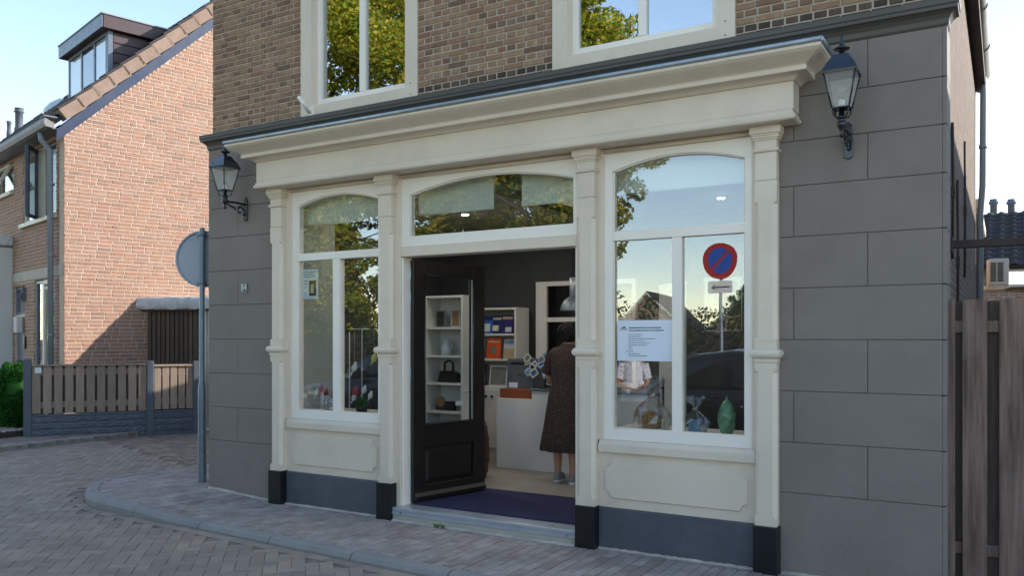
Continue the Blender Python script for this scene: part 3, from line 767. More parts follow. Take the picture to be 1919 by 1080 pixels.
# side walls, back wall, roof, unseen rear shade block
box('side_wall', 'flatbrick_y', shop, .0125, .2, .2, DEP, -.1, EAVE + .2)
sw = box('side_wall', 'sidewall', shop, W - .21, W + .002, .31, DEP, -.1, EAVE + .25)
box('side_wall', 'sidewall', shop, W - .21, W + .002, .20, .30, 3.60, EAVE + .25)
box('back_wall', 'flatbrick', shop, .2, W - .21, DEP - .2, DEP - .001, -.1, EAVE)
for k, (y, z0, z1) in enumerate(((.95, 2.2, 3.2), (1.7, 1.6, 2.9), (3.1, 2.2, 3.5))):
    MB().tube([(W + .012, y, z0), (W + .016, y + .01, (z0+z1)/2), (W + .012, y, z1)], .011, 6).box(W + .002, W + .03, y - .03, y + .03, (z0+z1)/2 - .05, (z0+z1)/2 + .03).build('wall_anchor', 'steel', sw)
rf = MB()
rh = EAVE + .05; rid = 6.35
rf.prism([(-.12, rh - .12), (W/2, rid), (W + .12, rh - .12), (W + .12, rh), (W/2, rid + .14), (-.12, rh)], 'y', .0 + .21, DEP + .1)
roof = rf.build('roof', 'rtile', shop)
g = MB(); pr = [(.075*math.cos(a), .075*math.sin(a)) for a in np.linspace(math.pi, 2*math.pi, 13)]
rings = [[(W + .105 + x, y, EAVE + .10 + z) for x, z in pr] + [(W + .105 + x*.9, y, EAVE + .10 + z*.9) for x, z in pr[::-1]] for y in (-.02, 2.0, 4.0, 6.7)]
g.loft(rings, smooth=True); gut = g.build('gutter', 'gutter', roof)
for y in (1.2, 2.6, 4.0, 5.4): MB().tube([(W + .105 + .08*math.cos(a), y, EAVE + .10 + .08*math.sin(a)) for a in np.linspace(math.pi, 2*math.pi, 9)], .012, 6).build('gutter_bracket', 'gutter', roof)
MB().tube([(W + .10, 6.55, EAVE + .03), (W + .10, 6.55, EAVE - .2), (W + .09, 6.55, 3.6), (W + .06, 6.62, 3.2), (W + .06, 6.62, .1)], .040, 12).build('downpipe', 'pipe', shop)
MB().lathe([(.048, 0), (.05, .02), (.048, .05)], c=(W + .095, 6.55, 4.1), seg=12).build('pipe_clip', 'pipe', shop)
shade_block = box('rear_shade_block', 'flatbrick_y', shop, .3, W - 1.2, DEP, DEP + 4.2, -.1, 3.55)  # unseen block added behind the shop, height shaped to shade the fence foot
# rooms: shop interior and the dark room upstairs
FLZ = .12
box('shop_floor', 'floor', shop, .2, W - .21, .05, 4.0, .02, FLZ)
box('inside_wall', 'inwall', shop, .2, W - .21, 3.75, 3.95, FLZ, 3.2)
box('inside_wall', 'inwall', shop, .2, .30, .12, 1.7499, FLZ, 3.12)
box('inside_wall', 'inwall', shop, .2, .30, 1.75, 3.75, FLZ, 3.12)
box('inside_wall', 'inwall', shop, W - .33, W - .21, .12, 3.75, FLZ, 3.12)
ceil = box('ceiling', 'ceil', shop, .2, W - .21, .1, 3.95, 3.12, 3.25)
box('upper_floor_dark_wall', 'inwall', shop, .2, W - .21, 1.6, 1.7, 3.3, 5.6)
for x, y in ((1.75, 1.35), (2.5, 1.05), (3.9, 1.2), (5.2, 1.2), (3.0, 2.6), (4.6, 2.8), (1.6, 2.4)):
    dl = MB().lathe([(.055, 0), (.055, .008), (.04, .010)], c=(x, y, 3.109), seg=16).build('downlight', 'galv', ceil)
    MB().lathe([(.036, 0), (.036, .003)], c=(x, y, 3.1055), seg=14).build('lamp_disc', 'downlight', dl)
box('window_partition', 'partition', shop, 1.085, 1.115, .101, .66, FLZ, 3.12)
# dark front inner faces beside windows
for a, b2 in ((.30, .99), (5.86, W - .33)): box('inside_wall', 'inwhite', shop, a, b2, .161, .20, FLZ, 3.12)
for x0, x1 in ((1.27, 2.282), (4.60, 5.616)):
    box('window_ledge', 'lam', shop, x0 - .1, x1 + .1, .05, .55, .86, .90, .004)
    box('ledge_front', 'lam', shop, x0 - .1, x1 + .1, .50, .53, FLZ, .86)
for x0, x1, zb_ in ((1.24, 2.31, 2.74), (2.62, 3.42, 2.74), (3.70, 4.28, 2.74), (4.57, 5.64, 2.76)):
    bl = box('roller_blind', 'blindfab', shop, x0, x1, .13, .136, zb_, 3.02)
    MB().tube([(x0, .133, zb_), (x1, .133, zb_)], .012, 8).build('blind_bar', 'blindfab', bl)
box('beam', 'inwall', shop, 3.44, 3.68, .13, 2.6, 2.86, 3.119)

# ------------------------------------------------------------------ terraced house across the side street
HR = math.atan2(-.25, .968)
house = thing('terraced_house', 'pink brick house with dark tiled roof and brown dormer across the side street', 'house', (-6.25, 2.146, 0), HR)
HW = Matrix.Translation((-6.25, 2.146, 0)) @ Matrix.Rotation(HR, 4, 'Z')
SL = .96; AL = math.atan(SL); GE = 5.0; GD = 8.4; HL = 10.0; G0 = .05
gab = MB().prism([(0, G0), (GD, G0), (GD, GE + .2), (GD/2, GE + .2 + SL*GD/2), (0, GE + .2)], 'x', -.25, -.008).build('gable_wall', 'hmortar', house)
its = []
for x, z, l, h in courses(.0, GD, .10, 9.1, .0655, 'wild', .212, .10, .013, clip=lambda a, b, zc: (max(a, (zc + .03 - GE)/SL), min(b, GD - (zc + .03 - GE)/SL))):
    its.append((fr_matrix((-.008 + random.uniform(-.002, .002), x, z), (0,1,0), (-1,0,0)), l, h))
pieces('brick', 'bricks', gab, HW, its, 'hbrick', 300, vis=lambda q, c: q[0] < 396 and c.z > 1.2, p=.006, ch=.004, jit=.002, nvar=6)
WIN = [(-2.38, -.42, 3.70, 5.02), (-4.05, -3.02, 4.44, 5.02), (-1.70, -.55, .55, 2.66), (-2.98, -2.28, G0, 2.60)]
fw = MB()
def wall_with_holes(b, x0, x1, z0, z1, holes, y0, y1):
    xs_ = sorted({x0, x1, *[h[0] for h in holes], *[h[1] for h in holes]}); zs_ = sorted({z0, z1, *[h[2] for h in holes], *[h[3] for h in holes]})
    for a, c in zip(xs_, xs_[1:]):
        for d_, e in zip(zs_, zs_[1:]):
            if d_ < z0 or e > z1: continue
            if any(h[0] <= a and c <= h[1] and h[2] <= d_ and e <= h[3] for h in holes): continue
            b.box(a, c, y0, y1, d_, e)
wall_with_holes(fw, -HL, -.25, G0, 5.22, [(a, b_, c, min(d_, 5.02)) for a, b_, c, d_ in WIN if b_ < -.25], .008, .25)
fwall = fw.build('front_wall', 'hmortar', house)
its = []
for x, z, l, h in courses(-5.2, 0.0, .55, 5.20, .0655, 'wild', .212, .10, .013, WIN + [(-3.22, -.05, 2.67, 2.86)]):
    its.append((Matrix.Translation((x, .008, z)), l, h))
pieces('brick', 'bricks', fwall, HW, its, 'hbrick', 300, vis=lambda q, c: c.z > 1.0, p=.006, ch=.004, jit=.002, nvar=6)
box('lintel', 'lintel', house, -3.22, -.05, -.012, .02, 2.675, 2.855, .004)
# first floor window: one casement open
def casement(nm, x0, x1, z0, z1, fm, y=.03, fwid=.05, glass='glass_up', curtain=None):
    f = MB().box(x0, x0 + fwid, y, y + .06, z0, z1).box(x1 - fwid, x1, y, y + .06, z0, z1).box(x0 + fwid, x1 - fwid, y, y + .06, z0, z0 + fwid).box(x0 + fwid, x1 - fwid, y, y + .06, z1 - fwid, z1).build(nm, fm, house, .004)
    box('pane', glass, f, x0 + fwid - .003, x1 - fwid + .003, y + .028, y + .034, z0 + fwid - .003, z1 - fwid + .003)
    return f
casement('window', -2.36, -1.62, 3.74, 5.0, 'creamframe')
casement('window', -1.14, -.44, 3.74, 5.0, 'navy', .05)
box('window_frame', 'creamframe', house, -1.62, -1.14, .02, .09, 3.74, 5.0, .004)
box('window_sill', 'creamframe', house, -2.45, -.38, -.06, .10, 3.66, 3.738, .006)
oc = casement('open_casement', 0, .50, 0, 1.24, 'navy', 0); oc.location = (-1.58, .0, 3.75); oc.rotation_euler = (0, 0, R(-34))
casement('window', -4.05, -3.04, 4.46, 5.0, 'creamframe')
sc_ = casement('open_casement', -.45, .45, -.5, 0, 'creamframe', -.03, .04); sc_.location = (-3.54, -.01, 4.97); sc_.rotation_euler = (R(-28), 0, 0)
box('window_sill', 'creamframe', house, -4.12, -2.98, -.06, .10, 4.38, 4.458, .006)
casement('window', -1.68, -1.25, .6, 2.64, 'greyframe'); casement('window', -1.23, -.57, .6, 2.64, 'creamframe', .02, .07)
MB().tube([(-1.15, .06, 2.50), (-.65, .06, 2.50)], .035, 8).build('roller_blind', 'blindfab', house)
hd = box('front_door', 'greyframe', house, -2.94, -2.32, .05, .10, G0, 2.02, .004)
casement('fanlight', -2.96, -2.30, 2.06, 2.58, 'greyframe'); box('fanlight_bar', 'creamframe', house, -2.98, -2.28, .03, .10, 2.02, 2.06)
MB().box(-2.28, -2.20, -.05, .005, 2.30, 2.56).box(-2.27, -2.21, -.09, -.05, 2.33, 2.45).build('door_lamp', 'cpost', house, .006)
MB().box(-2.62, -2.40, -.10, .0, 1.72, 2.02).build('letter_box', 'plaster', house, .01)
box('doorbell_panel', 'knob', house, -2.24, -2.17, -.03, .0, 1.42, 1.66, .006)
# white entrance porch on the left with a lead roof
po = MB().prism([(-6.2, G0), (-3.08, G0), (-3.08, 3.36), (-3.6, 3.05), (-6.2, 3.05)], 'y', -.22, .006).build('porch', 'plaster', house, .004)
box('porch_door', 'inwall', po, -4.6, -3.42, -.232, -.222, G0, 2.02)
MB().prism([(-6.4, 3.32), (-3.35, 3.32), (-3.05, 3.40), (-3.02, 3.58), (-3.5, 3.62), (-6.4, 3.56)], 'y', -.42, .004).build('porch_roof', 'lead', po, .012)
# roof: tiled front slope, verge tiles and board along the gable, dormer
OV = -.18
RO = .38
def slope_pt(ly, up=0): return GE + RO + SL*ly + up
rf = MB().prism([(OV, slope_pt(OV) - .10), (OV, slope_pt(OV)), (GD/2, slope_pt(GD/2)), (GD - OV, slope_pt(OV)), (GD - OV, slope_pt(OV) - .10), (GD/2, slope_pt(GD/2) - .14)], 'x', -HL - .2, -.05)
hroof = rf.build('roof', 'rtile', house)
tw, tl = .30, .345
def tile_mesh():
    n = 8; vs = []; fs = []
    for yy, lift in ((-tl*.62, .030), (tl*.5, .004)):
        for k in range(n + 1):
            t = k/n; vs.append(((t - .5)*tw*1.06, yy, lift + .028*math.sin(t*2*math.pi*.98 + .5)))
    for k in range(n + 1): x, y, z = vs[k]; vs.append((x, y, z - .022))
    for k in range(n): fs += [(k, k+1, n+2+k, n+1+k), (2*n+2+k, 2*n+3+k, k+1, k)]
    me = bpy.data.meshes.new('roof_tile'); me.from_pydata(vs, [], fs); me.polygons.foreach_set('use_smooth', [True]*len(fs)); me.materials.append(M['rtile']); me.update(); return me
tm_ = tile_mesh(); its = []
ca, sa = math.cos(AL), math.sin(AL)
for r in range(18):
    s_ = .10 + r*tl; ly = OV + s_*ca
    for c in range(33):
        lx = -.22 - c*tw
        if -.42 > lx > -2.9 and .85 < ly < 2.2: continue
        mx = Matrix(((1,0,0,lx), (0,ca,-sa,ly), (0,sa,ca,slope_pt(OV) + s_*sa + .012), (0,0,0,1))) @ Matrix.Rotation(random.uniform(-.012, .012), 4, 'Z')
        its.append(mx)
instances('roof_tile', 'roof_tiles', hroof, HW, tm_, its, 300, vis=lambda q, c: q[0] < 396)
for r in range(17):
    s0 = .02 + r*tl; ly = -.10 + s0*ca; z = slope_pt(ly) + .12
    mx = Matrix(((1,0,0,.0), (0,ca,-sa,ly), (0,sa,ca,z), (0,0,0,1))) @ Matrix.Rotation(R(-4), 4, 'X')
    MB().box(-.16, .055, -.02, tl + .03, -.20, -.005, mx).build('verge_tile', 'verge', hroof, .004)
    MB().box(-.24, .062, -.03, tl + .02, .0, .035, mx).build('ridge_tile_edge', 'rtile', hroof, .008)
vb = MB(); 
vb.prism([(-.12, 4.985 - .96*.12), (GD/2, 4.985 + SL*GD/2), (GD/2, 5.19 + SL*GD/2), (-.12, 5.19 - .96*.12)], 'x', .002, .034); vb.build('verge_board', 'navy', hroof, .003)
g = MB(); pr = [(-.07, .09), (-.085, .0), (-.06, -.06), (.05, -.075), (.08, -.05), (.085, .0)]
g.loft([[(x, OV - .06 + a, slope_pt(OV) - .06 + b_) for a, b_ in pr] for x in (.06, -3.4, -7, -HL - .2)], smooth=False); g.build('gutter', 'gutter', hroof, .004)
box('gutter_lip', 'pipe', hroof, -.14, .10, OV - .15, OV + .05, slope_pt(OV) + .031, slope_pt(OV) + .05, .006)
box('soffit', 'gutter', hroof, -HL, .0, OV - .08, .006, 5.075, 5.10)
MB().tube([(-.40, OV - .06, 5.06), (-.40, OV - .05, 4.95), (-.40, -.10, 4.80), (-.40, -.08, .1)], .048, 12).build('downpipe', 'pipe', house)
for z in (1.65, 3.0, 4.2): MB().lathe([(.056, 0), (.058, .02), (.056, .04)], c=(-.40, -.082, z), seg=12).build('pipe_clip', 'pipe', house)
# dormer
dx1, dx0, dy = -.45, -2.62, .87
dz0 = slope_pt(dy) + .02; dz1 = 7.08
dorm = MB()
dorm.prism([(dy, dz0), (dy, dz1), ((dz1 - GE - RO)/SL, dz1)], 'x', dx0, dx1); dorm = dorm.build('dormer', 'brownclad', hroof)
k = 0; z = dz0 + .12
while z < dz1 - .03:
    yb = (z + .11 - GE - RO)/SL
    MB().box(dx1, dx1 + .018, dy + .06, min((z - GE - RO)/SL + .02, 2.2), z, z + .165).build('cladding_board', 'brownclad', dorm, .006); z += .178
box('corner_post', 'greyframe', dorm, dx1 - .04, dx1 + .022, dy - .03, dy + .055, dz0 - .06, dz1, .004)
MB().box(dx0 - .10, dx1 + .12, dy - .14, 2.35, dz1, dz1 + .23).build('fascia', 'brownclad', dorm, .006)
box('front_fascia', 'greyframe', dorm, dx0 - .105, dx1 + .11, dy - .165, dy - .142, dz1 + .003, dz1 + .232, .003)
box('roof_edge', 'pipe', dorm, dx0 - .12, dx1 + .14, dy - .18, 2.36, dz1 + .233, dz1 + .262, .006)
f = MB(); fx0, fx1 = dx0 + .04, dx1 - .045
for a in (fx0, fx0 + .72, fx0 + 1.42, fx1 - .06): f.box(a, a + .06, dy - .03, dy + .0, dz0 + .06, dz1 - .06)
f.box(fx0, fx1, dy - .035, dy, dz0 - .04, dz0 + .06).box(fx0, fx1, dy - .034, dy, dz1 - .06, dz1); df = f.build('dormer_window', 'greyframe', dorm)
for a, b_, cm in ((fx0 + .06, fx0 + .72, 'blindfab'), (fx0 + .78, fx0 + 1.42, 'inwall'), (fx0 + 1.48, fx1 - .06, 'blindfab')):
    box('curtain', cm, df, a + .01, b_ - .01, dy - .004, dy - .001, dz0 + .07, dz1 - .07); box('pane', 'glass', df, a - .003, b_ + .003, dy - .02, dy - .014, dz0 + .058, dz1 - .058)
# flue pipes and skylight on the roof
def on_slope(u, v):
    o = HW.inverted() @ CAM; d = (HW.inverted().to_3x3() @ (at(u, v, depth=1) - CAM))
    t = (slope_pt(0) + SL*o.y - o.z)/(d.z - SL*d.y); return o + d*t
for (u, v, h, r) in ((36, 241, .62, .11), (17, 247, .42, .075)):
    p = on_slope(u, v); fl = MB().lathe([(r*1.25, -.25), (r*1.2, .0), (r, .06), (r, h*.78), (r*1.3, h*.80), (r*1.3, h*.86), (r*1.05, h*.88), (r*1.05, h*.95), (r*1.25, h*.97), (r*1.2, h)], c=p, seg=14).build('flue_pipe', 'cpost', hroof)
p = on_slope(103, 203)
MB().lathe([(.34, 0), (.32, .06), (.24, .13), (.0, .17)], seg=16, mtx=Matrix.Translation(p) @ Matrix.Rotation(AL, 4, 'X') @ Matrix.Scale(.7, 4, (1,0,0)), caps=False).build('roof_light_dome', 'headlamp', hroof)

# ------------------------------------------------------------------ garden fence in front of the gable
FA = Vector((-5.93, 1.37)); FB = Vector((-4.977, 2.848)); FCp = Vector((-4.57, 3.44))
fdir = (FB - FA).normalized(); fang = math.atan2(fdir.y, fdir.x)
gf = thing('garden_fence', 'weathered garden fence of upright planks on concrete slabs in front of brick gable', 'fence', (FA.x, FA.y, .07), fang)
L1 = (FB - FA).length; L2 = L1 + (FCp - FB).length
def cpost(x, h): 
    return MB().box(x - .055, x + .055, -.06, .06, -.2, h).build('concrete_post', 'cpost', gf, .012, 2)
cpost(0, 1.22); cpost(L1, 1.17); cpost(L2, 1.16)
def slab(x0, x1):
    nx, nz = 46, 12; vs = []; fs = []
    for j in range(nz + 1):
        for i in range(nx + 1):
            band = (j % 4 == 0); vs.append((x0 + (x1-x0)*i/nx, -.032 - (0 if band else random.uniform(.004, .022)), .0 + .31*j/nz))
    for j in range(nz):
        for i in range(nx): q = j*(nx+1)+i; fs.append((q, q+1, q+nx+2, q+nx+1))
    b = MB().add(vs, fs); o = b.build('concrete_slab', 'cpost', gf); box('slab_cap', 'cpost', gf, x0, x1, -.045, .03, .31, .345, .008); box('slab_core', 'cpost', gf, x0, x1, -.03, .03, -.1, .309)
slab(.055, L1 - .055); slab(L1 + .055, L2 - .055)
def planks(x0, x1, n, z0, z1, gap):
    pw2 = (x1 - x0 - gap*(n-1))/n
    for k in range(n):
        a = x0 + k*(pw2 + gap); b = MB().box(a, a + pw2, -.028 + random.uniform(-.003, .003), -.008, z0 + random.uniform(0, .008), z1).build('plank', 'wood2', gf, .003)
        if k < n - 1: MB().box(a + pw2 - .03, a + pw2 + gap + .03, .012, .03, z0, z1).build('back_plank', 'wood_dark', gf)
    for z in (z0 + .09, z1 - .14): MB().box(x0, x1, -.006, .011, z, z + .10).build('rail', 'wood2', gf)
planks(.06, L1 - .06, 11, .355, 1.10, .035); planks(L1 + .06, L2 - .06, 5, .36, 1.07, .022)
box('cap_rail', 'wood2', gf, .055, L1 - .055, -.05, .05, 1.102, 1.13, .005); box('cap_rail', 'wood2', gf, L1 + .055, L2 - .055, -.05, .05, 1.074, 1.11, .005)
MB().prism(notched(.10, .19, 1.0, 1.09, .006), 'y', -.036, -.033).build('notice_sticker', 'signwhite', gf)
# plank gate with a lead-covered canopy between the house and the fence
gq = Vector((-5.9125, 3.453)); gd = Vector((.92, .37)).normalized(); gang = math.atan2(gd.y, gd.x)
gate = thing('garden_gate', 'dark plank gate under a lead-covered canopy beside the brick gable', 'gate', (gq.x, gq.y, .05), gang)
for k in range(11): MB().box(.03 + k*.087, .03 + k*.087 + .066, -.02, .002, .05, 2.04).build('plank', 'gatewood', gate, .003)
for z in (.3, 1.1, 1.85): MB().box(.03, .98, .003, .03, z, z + .10).build('rail', 'gatewood', gate)
box('gate_back', 'wood_dark', gate, .03, .98, .031, .04, .05, 2.04)
box('gate_frame', 'cpost', gate, .985, 1.06, -.03, .05, -.05, 2.06); box('gate_post', 'plaster', gate, 1.063, 1.16, -.05, .06, -.05, 2.06, .004)
for k in range(8): MB().box(1.165 + k*.12, 1.165 + k*.12 + .114, -.02, .0, .0, 2.05).build('side_board', 'creamframe', gate, .003)
MB().tube([(.90, -.03, 1.14), (.90, -.07, 1.14), (.83, -.07, 1.14)], .01, 8).build('gate_handle', 'galv', gate)
nx = 44; vs = []; fs = []
for j, (yy, zz) in enumerate(((-.12, 2.075), (-.14, 2.10), (-.15, 2.17), (-.145, 2.24), (-.12, 2.285), (.0, 2.30), (1.2, 2.33))):
    for i in range(nx + 1): vs.append((-.22 + 2.4*i/nx, yy + (random.uniform(-.018, .018) if j < 5 else 0), zz + random.uniform(-.008, .008)))
for j in range(6):
    for i in range(nx): q = j*(nx+1) + i; fs.append((q, q+1, q+nx+2, q+nx+1))
cb_ = MB().add(vs, fs, True); cb_.build('lead_canopy', 'lead', gate)
box('canopy_beam', 'wood_dark', gate, -.05, 2.15, -.10, 1.15, 2.05, 2.09)
# front garden: gravel, edging and a green conifer
gp = at(20, 780, depth=13.9)
gb = tag(MB().box(-9.5, -6.05, .6, 1.95, .03, .16).build('garden_bed', 'soil'), kind='structure')
tag(MB().box(-9.5, -6.02, .50, .595, .02, .22).build('garden_edging', 'darkslot', None, .006), 'dark low edging round the front garden gravel', 'edging')
st = MB()
for k in range(1500):
    x, y = random.uniform(-9.4, -6.07), random.uniform(.62, 1.93); s_ = random.uniform(.015, .04)
    pts = [Vector((random.uniform(.7, 1.1)*s_*dx_, random.uniform(.7, 1.1)*s_*dy_, random.uniform(.5, .9)*s_*dz_)) for dx_, dy_, dz_ in ((1,0,0),(-1,0,0),(0,1,0),(0,-1,0),(0,0,1),(0,0,-1))]
    st.add([q + Vector((x, y, .17)) for q in pts], [(0,2,4),(2,1,4),(1,3,4),(3,0,4),(2,0,5),(1,2,5),(3,1,5),(0,3,5)])
me = bpy.data.meshes.new('gravel'); me.from_pydata(st.v, [], st.f); me.update(); tag(link('gravel', me, 'gravel'), 'pale garden gravel behind the dark edging', 'gravel', kind='stuff')
def leaf_cloud(name, m, parent, centres, n, size, seed=0, aspect=.55, up=0.0, jitter=1.0):
    """centres: (x, y, z, rx, ry, rz) clumps; n leaves in all spread through and over the clumps"""
    g = np.random.default_rng(seed); cs = np.array(centres); w_ = cs[:, 3]*cs[:, 4] + cs[:, 5]*cs[:, 3]; w_ = w_/w_.sum()
    idx = g.choice(len(cs), n, p=w_); d_ = g.normal(size=(n, 3)); d_ /= np.linalg.norm(d_, axis=1)[:, None]
    rad = g.uniform(.55, 1.05, n)**.6
    pos = cs[idx, :3] + d_*cs[idx, 3:6]*rad[:, None]
    nrm = d_*1.0 + g.normal(size=(n, 3))*jitter + np.array([0, 0, up]); nrm /= np.linalg.norm(nrm, axis=1)[:, None]
    t = g.normal(size=(n, 3)); t -= (t*nrm).sum(1)[:, None]*nrm; t /= np.linalg.norm(t, axis=1)[:, None]; bt = np.cross(nrm, t)
    s_ = g.uniform(.6, 1.3, n)*size
    A = t*s_[:, None]; B = bt*(s_*aspect)[:, None]
    V = np.empty((n*4, 3)); V[0::4] = pos - A; V[1::4] = pos - B; V[2::4] = pos + A + nrm*(s_*.15)[:, None]; V[3::4] = pos + B
    me = bpy.data.meshes.new(name); me.vertices.add(n*4); me.vertices.foreach_set('co', V.ravel()); me.loops.add(n*4); me.loops.foreach_set('vertex_index', np.arange(n*4)); me.polygons.add(n); me.polygons.foreach_set('loop_start', np.arange(0, n*4, 4)); me.update(calc_edges=True); me.validate()
    return link(name, me, m, parent)
bush = thing('conifer_shrub', 'bright green rounded conifer shrub behind the end of the garden fence', 'shrub', (at(32, 765, depth=13.6).x, at(32, 765, depth=13.6).y, .15))
MB().tube([(0, 0, -.1), (.01, 0, .25), (0, .01, .5)], [.05, .04, .02], 7).build('stem', 'bark', bush)
MB().lathe([(.02, .02), (.26, .15), (.33, .45), (.26, .8), (.03, 1.0)], seg=14, caps=False).build('inner_foliage', 'conifer', bush)
cs = []
for k in range(150):
    a = random.uniform(0, 6.28); z = random.uniform(.06, 1.02); r = .37*math.sin(math.pi*min(.96, max(.12, .12 + z*.80)))**.7; cs.append((r*math.cos(a), r*math.sin(a), z, .075, .075, .10))
leaf_cloud('foliage', 'conifer', bush, cs, 26000, .024, 3, .35, .7, .6)

# ------------------------------------------------------------------ round traffic sign seen from behind, beside the shop corner
sp = at(379, 906, z=.035)
ts = thing('traffic_sign', 'grey back of a round traffic sign on a galvanised pole beside the shop corner', 'traffic sign', (sp.x, sp.y, .02), YAW)
MB().lathe([(.045, -.2), (.045, 1.02), (.043, 1.06), (.029, 1.16), (.029, 2.78), (.024, 2.80), (.0, 2.815)], seg=16, caps=False).build('pole', 'galv', ts)
nseg = 48; disc = [(.305*math.cos(2*math.pi*k/nseg), .305*math.sin(2*math.pi*k/nseg) + 2.47) for k in range(nseg)]
MB().prism(disc, 'y', .060, .064).build('disc', 'signback', ts)
MB().tube([(.302*math.cos(2*math.pi*k/48), .052, 2.47 + .302*math.sin(2*math.pi*k/48)) for k in range(49)], .0125, 6).build('disc_rim', 'signback', ts)
for z in (2.735, 2.205):
    cl = MB().box(-.075, .075, .030, .058, z - .018, z + .018).lathe([(.036, -.018), (.036, .018)], c=(0, 0, z), seg=14).build('clamp', 'galv', ts, .002)
    for x in (-.055, .055): MB().lathe([(.008, 0), (.008, .01)], seg=8, mtx=Matrix.Translation((x, .0295, z)) @ Matrix.Rotation(R(90), 4, 'X')).build('bolt', 'galv', cl)

# ------------------------------------------------------------------ plank fence and beam right of the shop
rfc = thing('plank_fence', 'tall weathered plank fence standing against the right end of the grey wall', 'fence', (6.87, .10, 0))
x = .010; k = 0
wid = [.045, .137, .137, .14, .138, .14, .14, .14, .14]
st_ = [.006, .092, .294, .50, .71, .91, 1.12, 1.33, 1.54]
for a, b_ in zip(st_, wid):
    MB().box(a, a + b_, -.014 + random.uniform(-.004, .004), .008, -.05, 1.862 + random.uniform(-.008, .008)).build('plank', 'wood', rfc, .003)
for a, b_ in zip(st_, st_[1:]):
    MB().box(a + .02, b_ + .03, .040, .058, -.05, 1.855).build('back_plank', 'wood_dark', rfc, .003)
for z in (1.655, .24): MB().box(0.004, 1.75, .0085, .0395, z, z + .075).build('rail', 'wood', rfc, .003)
bmb = thing('steel_beam', 'rusty steel beam spanning above the plank fence from the shop wall', 'beam', (6.86, .5, 2.235))
MB().box(0, 3.6, 0, .05, 0, .052).build('beam_bar', 'steel', bmb, .004)
MB().box(0, .03, -.03, .08, -.03, .08).build('wall_plate', 'steel', bmb, .003)

# ------------------------------------------------------------------ wall lanterns
def lantern(x, label):
    t = thing('wall_lantern', label, 'wall lantern', (x, FG, 2.93), 0, 'lanterns on the grey wall')
    lx_, ly_ = 0.0, -.27
    def frus(z0, r0, z1, r1): 
        a = [(lx_ + sx*r0, ly_ + sy*r0, z0) for sx, sy in ((-1,-1),(1,-1),(1,1),(-1,1))]; b = [(lx_ + sx*r1, ly_ + sy*r1, z1) for sx, sy in ((-1,-1),(1,-1),(1,1),(-1,1))]; return a, b
    # wall plate and bracket with a scroll
    MB().prism([(-.025, -.11), (0, -.125), (.025, -.11), (.030, .0), (.022, .10), (0, .125), (-.022, .10), (-.030, .0)], 'y', -.018, 0).build('wall_plate', 'lantern', t, .003)
    br = MB().tube([(0, -.01, .045), (0, -.12, .05), (0, -.22, .045), (0, -.27, .04)], .012, 8)
    br.tube([(0, -.02, -.06)] + [(0, -.08 + .05*math.cos(a)*(1 - k*.03), -.025 + .05*math.sin(a)*(1 - k*.03)) for k, a in enumerate(np.linspace(-.8, 5.2, 22))], .009, 7)
    br.tube([(0, -.13, -.02), (0, -.17, .0), (0, -.22, .015), (0, -.26, .03)], .009, 7); br.build('bracket', 'lantern', t)
    ped = MB().lathe([(.006, -.035), (.014, -.02), (.012, .0), (.022, .03), (.030, .045), (.030, .062), (.022, .066), (.022, .085), (.032, .09), (.032, .10), (.018, .105), (.016, .15)], c=(lx_, ly_, 0), seg=14).build('pedestal', 'lantern', t)
    for sx, sy in ((-1,-1),(1,-1),(1,1),(-1,1)): MB().tube([(lx_ + sx*.03, ly_ + sy*.03, .095), (lx_ + sx*.045, ly_ + sy*.045, .12), (lx_ + sx*.048, ly_ + sy*.048, .155)], .005, 6).build('support_rod', 'lantern', t)
    z0, z1, r0, r1 = .155, .365, .052, .094
    MB().box(lx_ - .056, lx_ + .056, ly_ - .056, ly_ + .056, z0 - .008, z0).build('cage_floor', 'lantern', t, .002)
    for sx, sy in ((-1,-1),(1,-1),(1,1),(-1,1)): MB().tube([(lx_ + sx*r0, ly_ + sy*r0, z0), (lx_ + sx*r1, ly_ + sy*r1, z1)], .0055, 6).build('cage_bar', 'lantern', t)
    a, b = frus(z0, r0 - .003, z1, r1 - .003)
    for k in range(4): MB().add([a[k], a[(k+1) % 4], b[(k+1) % 4], b[k]], [(0,1,2,3)]).build('pane', 'lantern_glass', t)
    rfm = MB()
    for (za, ra, zb_, rb) in ((z1, .104, z1 + .012, .106), (z1 + .012, .106, z1 + .065, .080), (z1 + .065, .080, z1 + .125, .042), (z1 + .125, .042, z1 + .128, .025)):
        a, b = frus(za, ra, zb_, rb); rfm.add(a + b, [(k, (k+1) % 4, (k+1) % 4 + 4, k + 4) for k in range(4)])
    a, b = frus(z1, .104, z1, .086); rfm.add(a + b, [(k, (k+1) % 4, (k+1) % 4 + 4, k + 4) for k in range(4)])
    rfm.build('lantern_roof', 'lantern_roof', t)
    MB().lathe([(.022, z1 + .125), (.016, z1 + .15), (.045, z1 + .160), (.050, z1 + .168), (.020, z1 + .185), (.012, z1 + .195), (.018, z1 + .205), (.010, z1 + .215), (.014, z1 + .225), (.003, z1 + .255)], c=(lx_, ly_, 0), seg=14).build('finial', 'lantern', t)
    MB().lathe([(.020, z0), (.020, z0 + .05)], c=(lx_, ly_, 0), seg=12).build('lamp_holder', 'bulb', t)
    MB().lathe([(.016, z0 + .05), (.028, z0 + .09), (.030, z0 + .13), (.020, z0 + .16), (.004, z0 + .17)], c=(lx_, ly_, 0), seg=14).build('bulb', 'glass_thin', t)
    return t
lantern(.565, 'green wall lantern with sky-tinted roof left of the shopfront, above the house number')
lantern(6.303, 'green wall lantern with sky-tinted roof right of the shopfront, below the band corner')

